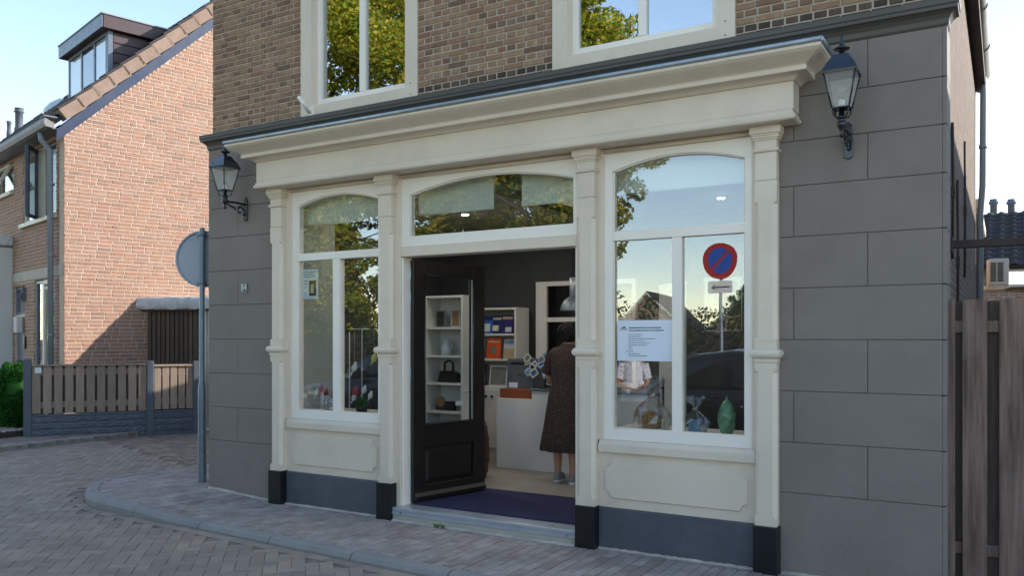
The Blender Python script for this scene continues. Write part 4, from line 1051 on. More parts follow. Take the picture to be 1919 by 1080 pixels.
# ------------------------------------------------------------------ behind the fence on the right: rear house, air conditioner
rh_ = thing('rear_house', 'house with dark tiled roof and two flues beyond the plank fence', 'house', (7.5, 15.0, 0))
def RHP(u, v, d): p = at(u, v, depth=d); return p - Vector((7.5, 15.0, 0))
rw = MB().box(-3.0, 6.0, 4.6, 10, -.2, 3.6).build('wall', 'flatbrick', rh_)
zr0, zr1, yr0, yr1 = 3.55, 5.3, 4.2, 7.6
rr = MB().add([(-3.2, yr0, zr0), (6.2, yr0, zr0), (6.2, yr1, zr1), (-3.2, yr1, zr1), (-3.2, yr0, zr0 - .1), (6.2, yr0, zr0 - .1), (6.2, yr1, zr1 - .1), (-3.2, yr1, zr1 - .1)], [(0,1,2,3),(4,7,6,5),(0,4,5,1),(2,6,7,3),(0,3,7,4),(1,5,6,2)]).build('roof', 'rtile', rh_)
th_ = math.atan2(zr1 - zr0, yr1 - yr0); its = []; c_, s_ = math.cos(th_), math.sin(th_)
for r in range(12):
    for c in range(12): its.append(Matrix(((1,0,0,-1.2 + c*.3), (0,c_,-s_,yr0 + .1 + r*.33*c_), (0,s_,c_,zr0 + .015 + (.1 + r*.33)*s_), (0,0,0,1))))
instances('roof_tile', 'roof_tiles', rr, Matrix.Translation((7.5, 15, 0)), tm_, its, 140)
for u in (1862, 1895): 
    p = RHP(u, 395, 26.5); MB().lathe([(.10, -.9), (.10, .16), (.14, .18), (.14, .26), (.11, .27), (.11, .34)], c=(p.x, p.y - .2, p.z), seg=12).build('flue_pipe', 'cpost', rr)
box('dormer_window_frame', 'plaster', rh_, -.35, 2.0, 4.35, 4.55, 2.95, 3.42, .01); box('pane', 'glass_up', rh_, -.25, 1.9, 4.335, 4.345, 3.02, 3.35)
box('low_wall', 'flatbrick', rh_, -2.0, 4.0, 3.2, 3.5, -.2, 2.75)
p0 = at(1872, 535, depth=14.0)
acu = thing('air_conditioner', 'white slatted air conditioner unit on brackets beyond the plank fence', 'air conditioner', (p0.x, p0.y, p0.z), R(12))
MB().box(-.16, .12, -.14, .14, 0, .44).build('casing', 'ac', acu, .012, 2)
for k in range(9):
    for xx in (-.115, -.01): MB().box(xx - .04, xx + .045, -.147, -.141, .06 + k*.036, .06 + k*.036 + .022).build('grille_slot', 'darkslot', acu)
box('bracket', 'creamframe', acu, -.17, .14, -.12, .5, -.05, -.002, .004)
so = thing('rear_lean_to', 'lean-to with rusty panel and pale downpipe behind the shop', 'outbuilding', (6.75, 8.3, 0))
MB().box(-.8, .02, 0, 4.0, -.1, 3.55).build('wall', 'flatbrick_y', so); MB().box(-.8, .13, -.05, 4.1, 3.55, 3.70).build('fascia', 'creamframe', so, .01)
MB().tube([(.10, .2, 3.5), (.10, .3, .1)], .035, 8).build('downpipe', 'pipe', so)

# ------------------------------------------------------------------ inside the shop
dm = tag(box('door_mat', 'mat', None, 2.62, 4.28, .055, 1.02, FLZ + .001, FLZ + .014, .003), 'navy blue door mat just inside the open shop door', 'door mat')
bc = thing('bookcase', 'white bookcase of magazines against the dark back wall', 'bookcase', (0, 0, FLZ))
bx0, bx1, by0, by1 = .80, 1.76, 3.34, 3.68; BT = 1.90
for a in (bx0, bx1 - .03): box('side_panel', 'lam', bc, a, a + .03, by0, by1, 0, BT, .002)
box('back_panel', 'lam', bc, bx0 + .03, bx1 - .03, by1 - .02, by1 - .005, 0, BT)
for z in (.84, 1.20, 1.53, BT - .03): box('shelf', 'lam', bc, bx0 + .0305, bx1 - .0305, by0 + .002, by1 - .021, z, z + .028, .002)
cbx = box('cabinet', 'lam', bc, .70, 1.74, 3.10, 3.339, .09, .835, .003); box('cabinet_plinth', 'lam', bc, .72, 1.72, 3.13, 3.339, 0, .088)
for x in (1.455, 1.545): MB().lathe([(.017, 0), (.017, .02)], seg=10, mtx=Matrix.Translation((x, 3.099, .75)) @ Matrix.Rotation(R(90), 4, 'X')).build('knob', 'knob', cbx)
def book(x, z, w_, h_, c, bands, label, y=3.37, lean=.14, rz=0.0, cat='magazine', grp='magazines on the bookcase'):
    t = thing('magazine', label, cat, (x, y, z), rz, grp); mx = Matrix.Rotation(-lean, 4, 'X')
    MB().box(-w_/2, w_/2, 0, .012, 0, h_, mx).build('cover', c, t)
    for (a, b_, e, f_, cc) in bands: MB().box(-w_/2 + a*w_, -w_/2 + b_*w_, -.0016, -.0006, e*h_, f_*h_, mx).build('cover_print', cc, t)
def C(nm, h, r=.5): M[nm] = mat('print_' + nm, h, r, .18, 14); return nm
for nm, h in (('pgreen','3f7a3a'),('pnavy','1c2a5c'),('pblue','2f5fa5'),('pdark','23262e'),('ppurple','2a2560'),('plime','a9b82a'),('ppale','b9c2cb'),('psky','6fa3cf'),('pgrey','6f7370'),('porange','c4521f'),('psand','b0a080'),('ptan','8a6a4a'),('pcream','cfc8b4')): C(nm, h)
z1_ = FLZ + 1.558
for k, (x, c, bands, lab) in enumerate(((.97, 'pgreen', [(0,1,.72,.95,'pdark'),(.1,.9,.05,.5,'plime')], 'green magazine with a lime picture on the top bookcase shelf'),
    (1.12, 'pdark', [(.1,.9,.75,.9,'ppale'),(.15,.85,.1,.6,'ptan')], 'dark magazine with a brown picture on the top bookcase shelf'),
    (1.27, 'pblue', [(0,1,.72,.95,'pnavy'),(.2,.8,.12,.55,'ppale')], 'blue magazine with a pale picture on the top bookcase shelf'),
    (1.42, 'pnavy', [(.1,.9,.75,.88,'psand'),(.2,.7,.15,.45,'pcream')], 'navy magazine with a cream picture on the top bookcase shelf'),
    (1.58, 'ppurple', [(.05,.95,.78,.92,'psand'),(.4,.9,.1,.35,'ppale')], 'purple magazine nearest the right side of the top shelf'))):
    book(x, z1_, .185, .245, c, bands, lab, y=3.38 + k*.003)
z2_ = FLZ + 1.228
for k, (x, c, bands, lab) in enumerate(((.96, 'ppale', [(.08,.92,.72,.92,'pblue'),(0,1,.0,.4,'pgrey')], 'pale magazine with blue title at the left of the middle shelf'),
    (1.14, 'ppale', [(.08,.92,.72,.92,'psky'),(0,1,.0,.45,'ptan')], 'pale magazine with sky blue title and brown picture on the middle shelf'),
    (1.63, 'ppale', [(.08,.92,.76,.9,'psky'),(0,1,.0,.5,'psand')], 'pale magazine half hidden right of the orange book'))):
    book(x, z2_, .19, .265, c, bands, lab, y=3.385)
book(1.40, z2_, .215, .275, 'porange', [(.1,.9,.78,.86,'psand'),(.3,.7,.25,.6,'pgrey')], 'orange book with a grey emblem standing on the middle shelf', y=3.355, lean=.1)
z3_ = FLZ + .868
book(1.00, z3_, .17, .29, 'pnavy', [(.2,.8,.78,.95,'ppale')], 'dark blue book with white label on the lower shelf', y=3.38)
book(1.18, z3_, .17, .29, 'pdark', [(.1,.9,.1,.5,'pgrey')], 'black book with grey picture on the lower shelf', y=3.385)
book(1.46, z3_, .27, .27, 'ppale', [(.06,.94,.06,.94,'pgrey')], 'grey framed picture leaning on the lower shelf', y=3.37, cat='picture')
ct = thing('counter', 'white shop counter with a lower left end and grey top', 'counter', (0, 0, FLZ))
box('low_cabinet', 'lam', ct, 2.125, 2.598, 2.27, 2.92, 0, .805, .003); box('tall_cabinet', 'lam', ct, 2.60, 4.10, 2.255, 2.92, 0, .90, .003); box('counter_top', 'cpost', ct, 2.58, 4.12, 2.235, 2.94, .902, .930, .004)
MB().box(2.15, 2.59, 2.30, 2.75, 0, .108).build('drawer_box', 'orangewood', None, .004, 1, (0, 0, FLZ + .807)); o = bpy.data.objects['drawer_box']; tag(o, 'orange-brown wooden drawer under the grey cash register', 'drawer')
cr = thing('cash_register', 'grey cash register with a white label on the orange drawer', 'cash register', (2.385, 2.36, FLZ + .916))
MB().box(-.165, .165, 0, .36, 0, .345).build('casing', 'regrey', cr, .008, 2); box('slot', 'darkslot', cr, -.12, .13, -.004, -.001, .275, .305); box('label_plate', 'paper', cr, -.145, -.03, -.004, -.001, .01, .07); MB().box(-.03, .02, -.004, -.001, .155, .163).build('emblem', 'knob', cr)
pc = thing('postcard_stand', 'cluster of small framed cards on a stand at the counter edge', 'card stand', (2.72, 2.36, FLZ + .932))
MB().tube([(0, 0, 0), (0, 0, .34)], .012, 8).lathe([(.08, 0), (.08, .012)], seg=16).build('stand', 'knob', pc)
rp = random.Random(5)
for k in range(20):
    mx = Matrix.Translation((rp.uniform(-.2, .17), -.05 - k*.003, rp.uniform(.05, .36))) @ Matrix.Rotation(rp.uniform(-.9, .9), 4, 'Y') @ Matrix.Rotation(rp.uniform(-.4, .4), 4, 'Z'); w_ = rp.uniform(.036, .054)
    cd = MB().box(-w_, w_, 0, .003, -w_*.8, w_*.8, mx).build('card', rp.choice(['ppale', 'pcream', 'ppale', 'psky']), pc); MB().box(-w_*.7, w_*.7, -.0012, -.0004, -w_*.5, w_*.5, mx).build('card_picture', rp.choice(['pdark', 'ptan', 'pgrey', 'pblue', 'pgrey']), cd)
iw = thing('inner_window', 'white framed inner window in the dark back wall of the shop', 'window', (1.86, 3.70, 1.0))
for a in (0, .70, 1.36): box('stile', 'lam', iw, a, a + (.16 if a == 0 else .05), -.02, .049, 0, 1.36, .003)
for z in (0, .83, 1.30): box('rail', 'lam', iw, .1605, 1.3595, -.018, .049, z, z + .06, .003)
box('pane', 'carglass', iw, .16, 1.36, .02, .03, .05, 1.32)
pl = thing('pendant_lamp', 'brushed metal bell-shaped pendant lamp hanging over the counter', 'pendant lamp', (3.12, 2.25, 1.92))
MB().tube([(0, 0, .36), (0, 0, 1.199)], .006, 6).build('cord', 'knob', pl); MB().lathe([(.035, .15), (.035, .36), (.02, .365)], seg=16).build('socket_tube', 'alu', pl)
MB().lathe([(.14, 0), (.138, .02), (.125, .07), (.09, .12), (.045, .15), (.035, .16)], seg=24, caps=False).build('shade', 'galv', pl)
brl = thing('barrel', 'small oak barrel standing behind the open door', 'barrel', (2.28, 1.52, FLZ))
MB().lathe([(.15, 0), (.175, .12), (.19, .3), (.175, .48), (.15, .6), (.13, .59)], seg=20).build('staves', 'barrel', brl)
for z, r in ((.08, .172), (.2, .188), (.42, .184), (.54, .166)): MB().lathe([(r, -.014), (r + .002, 0), (r, .014)], c=(0, 0, z), seg=20, caps=False).build('hoop', 'steel', brl)
sh = thing('corner_shelf', 'white display shelves seen through the glass of the open door', 'shelf unit', (1.50, 1.72, FLZ))
for a in (0, .50): box('side_panel', 'lam', sh, a, a + .025, 0, .30, 0, 1.98)
box('back_panel', 'lam', sh, .025, .50, .28, .295, 0, 1.98)
SHZ = [.02, .32, .65, .97, 1.28, 1.60, 1.955]
for z in SHZ: box('shelf', 'lam', sh, .0255, .4995, .004, .279, z, z + .024)
def on_shelf(nm, k, x, label, cat): return thing(nm, label, cat, (1.50 + x, 1.86, FLZ + SHZ[k] + .025))
t = on_shelf('iron', 3, .24, 'black antique flat iron on the middle display shelf', 'flat iron'); MB().prism([(-.13, 0), (.13, 0), (.13, .10), (.06, .13), (-.10, .13)], 'y', -.05, .05).build('body', 'knob', t, .01); MB().tube([(-.06, 0, .12), (-.06, 0, .22), (.0, 0, .25), (.06, 0, .22), (.06, 0, .12)], .014, 8).build('handle', 'knob', t)
for k, x, h, lab in ((5, .12, .19, 'small dark picture frame on the top display shelf'), (5, .33, .20, 'small pale picture frame on the top display shelf')):
    t = on_shelf('picture_frame', k, x, lab, 'picture frame'); MB().box(-.06, .06, 0, .012, 0, h).build('frame', 'pgrey' if x < .2 else 'ppale', t); MB().box(-.045, .045, -.003, -.001, .015, h - .015).build('picture', 'pdark' if x < .2 else 'ptan', t)
t = on_shelf('glass_jug', 4, .20, 'white jug on the second display shelf', 'jug'); MB().lathe([(.05, 0), (.06, .06), (.045, .13), (.04, .17), (.05, .19)], seg=16).build('body', 'ppale', t); MB().tube([(.05, 0, .15), (.09, 0, .12), (.06, 0, .05)], .007, 6).build('handle', 'ppale', t)
t = on_shelf('tin_box', 2, .20, 'dark patterned tin on the lower display shelf', 'tin'); MB().box(-.11, .11, -.05, .05, 0, .10).build('body', 'pdark', t, .006); MB().lathe([(.06, 0), (.06, .015)], seg=16, mtx=Matrix.Translation((-.03, -.055, .10)) @ Matrix.Rotation(R(90), 4, 'X')).build('plate', 'ptan', t)
t = on_shelf('basket', 1, .24, 'dark low basket on the bottom display shelf', 'basket'); MB().lathe([(.10, 0), (.12, .08), (.11, .085)], seg=18).build('body', 'knob', t)
box('shop_card', 'paper', None, 1.94, 2.04, 1.70, 1.705, FLZ + .75, FLZ + .80); tag(bpy.data.objects['shop_card'], 'small white card at the foot of the door glass', 'card')

# papers on the glass
def poster(nm, u0, v0, u1, v1, y, label, rows, cat='notice'):
    a = at(u0, v0, y=y); b = at(u1, v1, y=y); x0, x1, z1, z0 = a.x, b.x, a.z, b.z
    t = thing(nm, label, cat, (x0, y, z0)); wd, ht = x1 - x0, z1 - z0
    MB().box(0, wd, 0, .0012, 0, ht).build('sheet', 'paper', t)
    for (fx0, fx1, fz, fh) in rows:
        rr_ = random.Random(int(fz*1000)); x = fx0
        while x < fx1:
            l = rr_.uniform(.02, .06); MB().box(x*wd, min(x + l, fx1)*wd, -.0008, -.0002, fz*ht, (fz + fh)*ht).build('print', 'ink', t); x += l + .012
    return t, wd, ht
t, wd, ht = poster('window_notice', 1157, 601, 1260, 678, .0020, 'white printed notice taped inside the left pane of the right display window',
    [(.22, .80, .80, .028), (.22, .85, .735, .028)] + [(.21, .21 + l, .64 - k*.052, .014) for k, l in enumerate((.25, .22, .5, .28, .38, .34, .07, .07))] + [(.16, .30, .225, .014), (.21, .42, .17, .014), (.21, .55, .12, .014)])
MB().prism([(.06*wd, .80*ht), (.13*wd, .86*ht), (.17*wd, .80*ht)], 'y', -.0008, -.0002).box(.05*wd, .19*wd, -.0008, -.0002, .765*ht, .785*ht).build('logo', 'pgrey', t)
t, wd, ht = poster('window_leaflet', 566, 506, 596, 560, .0110, 'leaflet with a dark picture inside the left pane of the left display window', [(.1, .9, .9, .02), (.1, .8, .82, .02), (.1, .85, .74, .02), (.1, .4, .6, .02), (.1, .4, .5, .02)], 'leaflet')
MB().box(.45*wd, .88*wd, -.0008, -.0002, .1*ht, .62*ht).build('picture', 'pdark', t); MB().box(.55*wd, .75*wd, -.0016, -.0009, .2*ht, .5*ht).build('picture_light', 'psand', t)
# acrylic holder behind the right pane
a = at(1320, 521, y=.12); b = at(1390, 620, y=.12)
ah = thing('acrylic_holder', 'clear acrylic sheet holder inside the right pane of the right window', 'sign holder', (a.x, .12, b.z)); MB().box(0, b.x - a.x, 0, .004, 0, a.z - b.z).build('sheet', 'glass_thin', ah)
MB().tube([(0, 0, 0), (b.x - a.x, 0, 0), (b.x - a.x, 0, a.z - b.z), (0, 0, a.z - b.z), (0, 0, 0)], .0025, 5).build('rim', 'ppale', ah)
# gifts wrapped in cellophane and a vase on the right ledge
LZ = .901
def gift(u, v, y, s_, label, box_c):
    p = at(u, v, y=y); t = thing('gift_basket', label, 'gift basket', (p.x, y, LZ), 0, 'cellophane gifts in the right window'); g = random.Random(int(u)); n = 22; rings = []
    for z, r in ((0, .085), (.04, .098), (.08, .095), (.12, .07), (.155, .035), (.175, .014), (.19, .013), (.215, .034), (.25, .055), (.275, .07)):
        rings.append([(r*s_*math.cos(2*math.pi*k/n)*(1 + .34*math.sin(k*2.9 + z*14)*g.uniform(.2, 1)), .8*r*s_*math.sin(2*math.pi*k/n)*(1 + .22*math.sin(k*2.3)*g.uniform(.4, 1)), z*s_ + (g.uniform(-.02, .02) if z > .2 else 0)) for k in range(n)])
    MB().loft(rings, smooth=False, caps=False).build('cellophane', 'cello', t)
    MB().box(-.045*s_, .04*s_, -.03*s_, .035*s_, .012, .095*s_).build('box', box_c, t, .004); MB().box(-.06*s_, .06*s_, -.045*s_, .045*s_, 0, .011).build('tray', 'straw', t)
    MB().lathe([(.02*s_, 0), (.024*s_, .008), (.02*s_, .016)], c=(0, 0, .172*s_), seg=12).build('ribbon', 'chrome', t)
gift(1222, 805, .22, 1.5, 'cellophane gift with a cardboard box in the left pane of the right window', 'cardboard'); gift(1303, 812, .22, 1.0, 'smaller cellophane gift just right of the bar of the right window', 'psky')
p = at(1362, 815, y=.20); vs_ = thing('glass_vase', 'tall green marbled glass vase at the right of the right window', 'vase', (p.x, .20, LZ)); MB().lathe([(.035, 0), (.052, .03), (.066, .10), (.066, .15), (.05, .205), (.028, .24), (.008, .262), (.006, .285)], seg=24).build('body', 'pottery', vs_)
# figures on the left ledge
def bird(name, p, c, s_, label, rz=0):
    t = thing(name, label, 'bird figure', p, rz, 'bird figures in the left window')
    MB().lathe([(.0, -.035), (.018, -.02), (.024, .0), (.019, .02), (.012, .03), (.013, .04), (.0, .052)], seg=12, mtx=Matrix.Scale(s_, 4) @ Matrix.Rotation(R(20), 4, 'Y'), caps=False).build('body', c, t)
    MB().tube([(-.012*s_, 0, -.02*s_), (-.035*s_, 0, -.055*s_)], [.009*s_, .004*s_], 7).build('tail', c, t); MB().tube([(.012*s_, 0, .045*s_), (.027*s_, 0, .042*s_)], [.004*s_, .001*s_], 6).build('beak', 'knob', t)
br_ = thing('branch_stand', 'dark branching stand holding red and white birds in the left window', 'stand', (at(612, 765, y=.22).x, .22, LZ))
MB().tube([(-.02, 0, 0), (-.025, 0, .12), (-.06, 0, .15), (-.10, 0, .148)], .006, 6).tube([(.02, 0, 0), (.018, 0, .10), (.05, .01, .13), (.11, 0, .128), (.17, 0, .135)], .006, 6).tube([(-.02, 0, .06), (.06, 0, .075)], .005, 6).lathe([(.06, 0), (.06, .008)], seg=14).build('branches', 'knob', br_)
for (u, v, c, lab) in ((593, 738, 'whitebird', 'white bird at the left end of the branch stand'), (601, 731, 'redbird', 'red bird second on the branch stand'), (605, 745, 'whitebird', 'white bird in the middle of the branch stand'), (611, 736, 'redbird', 'red bird right of the middle of the branch stand'), (626, 738, 'redbird', 'red bird half behind the window bar')):
    bird('bird_figure', at(u, v, y=.22), c, 1.05, lab)
for (u, v, c, s_, lab) in ((665, 735, 'redbird', 1.2, 'red bird figure above the grass pot'), (663, 746, 'whitebird', 1.0, 'white bird figure at the left of the grass pot'), (682, 732, 'whitebird', 1.1, 'white and black bird figure behind the grass pot'), (694, 742, 'whitebird', 1.0, 'white bird figure at the right of the grass pot')):
    bird('bird_figure', at(u, v, y=.30), c, s_, lab)
hs = thing('hanging_stand', 'thin white T-shaped stand with hanging birds in the left window', 'stand', (at(655, 765, y=.32).x, .32, LZ)); tx = at(662, 617, y=.32); p0 = Vector((at(655, 765, y=.32).x, .32, LZ))
MB().tube([(0, 0, 0), (0, 0, tx.z - LZ - .03)], .005, 6).tube([(.03, 0, tx.z - LZ), (.26, 0, tx.z - LZ)], .006, 6).tube([(.16, 0, 0), (.16, 0, tx.z - LZ)], .004, 6).build('rods', 'signwhite', hs)
for (u, v, c, lab) in ((664, 690, 'whitebird', 'white bird hanging from the thin stand'), (701, 672, 'yellowbird', 'yellow bird hanging from the thin stand')):
    p = at(u, v, y=.31); bird('hanging_bird', p, c, 1.3, lab); o = bpy.data.objects[-1] if False else None
    MB().tube([(p.x, .31, p.z + .06), (p.x, .31, tx.z)], .0012, 4).build('thread', 'signwhite', hs).location = (-p0.x, -p0.y, -p0.z)
gp_ = thing('grass_pot', 'green ornamental grass in a low pot in the left window', 'potted plant', (at(678, 768, y=.26).x, .26, LZ)); MB().lathe([(.05, 0), (.062, .06), (.055, .062)], seg=16).build('pot', 'knob', gp_)
gv = MB()
for k in range(260):
    a_, r_ = random.uniform(0, 6.28), random.uniform(.0, .05); l_ = random.uniform(.05, .11); dx_, dy_ = math.cos(a_)*.07*random.random(), math.sin(a_)*.07*random.random(); bx_, by_ = math.cos(a_)*r_, math.sin(a_)*r_
    gv.add([(bx_ - .002, by_, .055), (bx_ + .002, by_, .055), (bx_ + dx_, by_ + dy_, .055 + l_)], [(0,1,2)])
gv.build('grass', 'grasspot', gp_)
# white inner door with a handle plate, seen through the right window
idp = at(1243, 640, y=2.2)
idr = thing('inner_door', 'white inner door with a dark handle plate seen through the right window', 'door', (idp.x, 2.2, FLZ), R(-48))
MB().box(-.12, .50, 0, .04, 0, 2.05).build('leaf', 'lam', idr, .003); MB().box(-.02, .03, -.006, -.001, .80, 1.08).tube([(.005, -.005, .99), (.005, -.04, .99), (-.07, -.04, .99)], .008, 8).build('handle', 'knob', idr, .002)

# ------------------------------------------------------------------ people
def person(name, loc, rz, label, H, arms, legs_stance, lean=0.0):
    """one continuous skinned body; arms: {'L': (elbow, wrist), 'R': ...} in body space (x right, y forward)"""
    s_ = H/1.64; me = bpy.data.meshes.new(name); V = []; E = []; Rr = []
    def v(p, r): V.append(tuple(Vector(p)*s_)); Rr.append(r*s_ if not isinstance(r, tuple) else (r[0]*s_, r[1]*s_)); return len(V) - 1
    pel = v((0, 0, .90), .135); wai = v((0, .005 + lean*.2, 1.04), .115); che = v((0, lean*.55, 1.22), (.135)); col_ = v((0, lean*.8, 1.345), .085); nek = v((0, .005 + lean, 1.415), .050); jaw = v((0, .022 + lean*1.3, 1.475), .066); hd1 = v((0, .012 + lean*1.45, 1.535), .086); hd2 = v((0, .0 + lean*1.5, 1.60), .062)
    nose = v((0, .112 + lean*1.4, 1.505), .012)
    E += [(pel, wai), (wai, che), (che, col_), (col_, nek), (nek, jaw), (jaw, hd1), (hd1, hd2), (jaw, nose)]
    for sd_, sg in (('L', -1), ('R', 1)):
        shd = v((sg*.155, lean*.75 - .005, 1.325), .062); el, wr = arms[sd_]; e = v(el, .040); wv = v(wr, .027); E += [(col_, shd), (shd, e), (e, wv)]
        d_ = (Vector(wr) - Vector(el)).normalized(); pm = Vector(wr) + d_*.055; pv = v(pm, .028); E.append((wv, pv))
        side = d_.cross(Vector((0, 0, 1))); side = side.normalized() if side.length > .2 else Vector((1, 0, 0))
        for k, ln in enumerate((.072, .082, .076, .060)):
            o_ = side*(k - 1.5)*.019; f1 = v(pm + d_*.035 + o_, .0095); f2 = v(pm + d_*(.035 + ln*.55) + o_ + Vector((0, 0, -.008)), .0085); f3 = v(pm + d_*(.035 + ln*.95) + o_ + Vector((0, 0, -.022)), .007); E += [(pv, f1), (f1, f2), (f2, f3)]
        t1 = v(Vector(wr) + d_*.03 + side*(-.036), .011); t2 = v(Vector(wr) + d_*.075 + side*(-.052), .009); E += [(wv, t1), (t1, t2)]
        fx, fy = legs_stance[sd_]; hip = v((sg*.085, 0, .84), .088); kn = v((sg*.085 + (fx - sg*.085)*.5, .015 + fy*.5, .47), .056); ca_ = v((fx, fy*.9, .30), .050); an = v((fx, fy, .085), .034); he = v((fx, fy - .02, .035), .032); to = v((fx, fy + .14, .025), .026); E += [(pel, hip), (hip, kn), (kn, ca_), (ca_, an), (an, he), (he, to)]
    me.from_pydata(V, E, []); me.update(); o = link(name, me, 'skin', None, loc, rz)
    sk = o.modifiers.new('skin', 'SKIN'); sk.use_smooth_shade = True
    for i, r in enumerate(Rr): me.skin_vertices[0].data[i].radius = (r, r) if not isinstance(r, tuple) else r
    me.skin_vertices[0].data[0].use_root = True
    o.modifiers.new('sub', 'SUBSURF').levels = 2; o.modifiers['sub'].render_levels = 2
    tag(o, label, 'person'); return o, s_
def garment(name, m, parent, secs, s_, n=36, wob=0.0, fold=0):
    rings = []
    for (z, rx, ry, cx, cy) in secs:
        t = max(0, (1.0 - z))/.7
        rings.append([((cx + rx*math.cos(2*math.pi*k/n)*(1 + wob*t*math.sin(fold*2*math.pi*k/n)))*s_, (cy + ry*math.sin(2*math.pi*k/n)*(1 + wob*t*math.sin(fold*2*math.pi*k/n)))*s_, z*s_) for k in range(n)])
    return MB().loft(rings, smooth=True, caps=False).build(name, m, parent)
def sleeve(parent, m, a, b, r0, r1, s_): MB().tube([Vector(a)*s_, (Vector(a)*.5 + Vector(b)*.5)*s_, Vector(b)*s_], [r0*s_, (r0 + r1)/2*s_, r1*s_], 14, caps=False).build('sleeve', m, parent)
def hairdo(parent, m, c, s_, n=900, r=(.10, .105, .105), seed=1):
    g = np.random.default_rng(seed); b = MB()
    b.lathe([(.001, -.095), (.062, -.085), (.09, -.04), (.102, .01), (.09, .06), (.05, .095), (.001, .105)], seg=18, mtx=Matrix.Translation(Vector(c)*s_) @ Matrix.Scale(s_, 4), caps=False)
    for k in range(n):
        d_ = Vector(g.normal(size=3)).normalized()
        if d_.y > .55 and d_.z < .5: continue
        q = (Vector(c) + Vector((d_.x*r[0], d_.y*r[1], d_.z*r[2])))*s_; t = d_.cross(Vector(g.normal(size=3))).normalized()*.016*s_; u_ = d_.cross(t).normalized()*.008*s_; e = d_*.010*s_
        b.add([q - t, q + u_, q + t + e, q - u_ + e], [(0,1,2,3)], True)
    return b.build('hair', m, parent)
# the customer at the counter, seen from behind
arm = {'L': ((-.225, .06, 1.07), (-.13, .25, 1.00)), 'R': ((.225, .06, 1.07), (.13, .25, 1.00))}
wp, s1 = person('person', (3.27, 1.80, FLZ), R(8), 'person with short dark hair in a brown printed dress standing at the counter', 1.64, arm, {'L': (-.10, .02), 'R': (.09, -.06)}, .05)
garment('dress', 'dress', wp, [(.33, .275, .22, 0, .0), (.36, .277, .222, 0, .0), (.55, .245, .20, 0, 0), (.75, .215, .175, 0, .0), (.90, .192, .158, 0, .0), (1.02, .160, .135, 0, .01), (1.12, .165, .135, 0, .02), (1.22, .178, .135, 0, .025), (1.31, .200, .125, 0, .03), (1.36, .196, .112, 0, .036), (1.395, .160, .098, 0, .045), (1.42, .085, .078, 0, .052), (1.44, .064, .066, 0, .056)], s1, 48, .07, 9)
for sg, k in ((-1, 'L'), (1, 'R')): sleeve(wp, 'dress', (sg*.14, .03, 1.345), (sg*.22, .055, 1.12), .085, .068, s1)
hairdo(wp, 'hair', (0, .065, 1.555), s1, 1500, (.108, .112, .108), 4)
for fx, fy in ((-.10, .02), (.09, -.06)):
    sh_ = garment('shoe', 'shoe', wp, [(.018, .046, .125, fx, fy + .055), (.045, .046, .125, fx, fy + .055), (.075, .04, .10, fx, fy + .035), (.09, .036, .055, fx, fy - .0)], s1, 20); garment('sole', 'sole', sh_, [(.0, .048, .13, fx, fy + .055), (.02, .048, .13, fx, fy + .055)], s1, 20)

# ------------------------------------------------------------------ the other side of the street (seen mirrored in the windows)
tag(MB().box(-60, 60, -12.0, -7.95, -.3, .05).build('opposite_pavement', 'concrete'), kind='structure')
tag(MB().box(-90, 90, -120, -12.01, -.3, .02).build('lawn', 'dryland'), kind='structure')
hg = MB().box(-30, 14, -12.0, -11.2, 0, 1.7); 
hedge = thing('hedge', 'dense clipped green hedge along the opposite pavement', 'hedge', (-8, -11.5, .04))
cs = [(random.uniform(-18, 18), random.uniform(-.4, .4), random.uniform(.2, 1.95), .45, .45, .4) for k in range(420)] + [(random.uniform(-18, 18), random.uniform(-.2, .2), random.uniform(1.9, 2.3), .3, .3, .35) for k in range(70)]
leaf_cloud('foliage', 'hedge', hedge, cs, 60000, .05, 8, .6)
MB().box(-18, 18, -.25, .25, 0, 1.7).build('core', 'soil', hedge)
def tree(x, y, h, r, label, seed, m='leaf', n=16000, zb=.30):
    t = thing('tree', label, 'tree', (x, y, .0), 0, 'trees across the street'); g = random.Random(seed)
    tk = MB().tube([(0, 0, -.2), (.05, .0, h*.2), (.0, .1, h*.45), (.1, 0, h*.8)], [.24, .19, .14, .04], 10); cs = []
    for k in range(16):
        a = k*2.4 + g.uniform(-.3, .3); z0 = h*g.uniform(zb, .7); rr_ = r*g.uniform(.55, .95); z1 = z0 + h*g.uniform(.05, .2)
        tk.tube([(0, 0, z0), (rr_*.5*math.cos(a), rr_*.5*math.sin(a), (z0 + z1)/2 + .1), (rr_*math.cos(a), rr_*math.sin(a), z1)], [.08, .05, .015], 6)
    tk.build('trunk', 'bark', t)
    for k in range(190):
        z = g.uniform(zb*.8, 1.0); prof = math.sin(math.pi*min(1, max(.06, (1.02 - z)/(1.1 - zb*.8)))**.8); a = g.uniform(0, 6.28); q = r*prof*g.uniform(.25, 1.0)
        s_ = g.uniform(.10, .2)*r; cs.append((q*math.cos(a), q*math.sin(a), z*h, s_*1.2, s_*1.2, s_))
    leaf_cloud('crown', m, t, cs, int(n*3.2), .085, seed, .6, .2)
tree(-4.2, -16.2, 12.5, 3.0, 'yellowing broadleaf tree nearest the row of parked cars', 21)
tree(-9.3, -17.5, 15.5, 4.2, 'tallest yellowing tree in the row behind the hedge', 22, n=26000, zb=.16)
tree(-14.6, -16.5, 17.5, 4.4, 'green and yellow tree left of the tallest tree', 23, n=26000, zb=.15)
tree(-20.5, -17.5, 14.0, 4.0, 'broad yellowing tree at the far left of the row', 24, n=16000, zb=.22)
tree(-12.0, -14.2, 5.6, 2.0, 'low green tree in front of the tall ones', 25, 'leaf', 9000, .10)
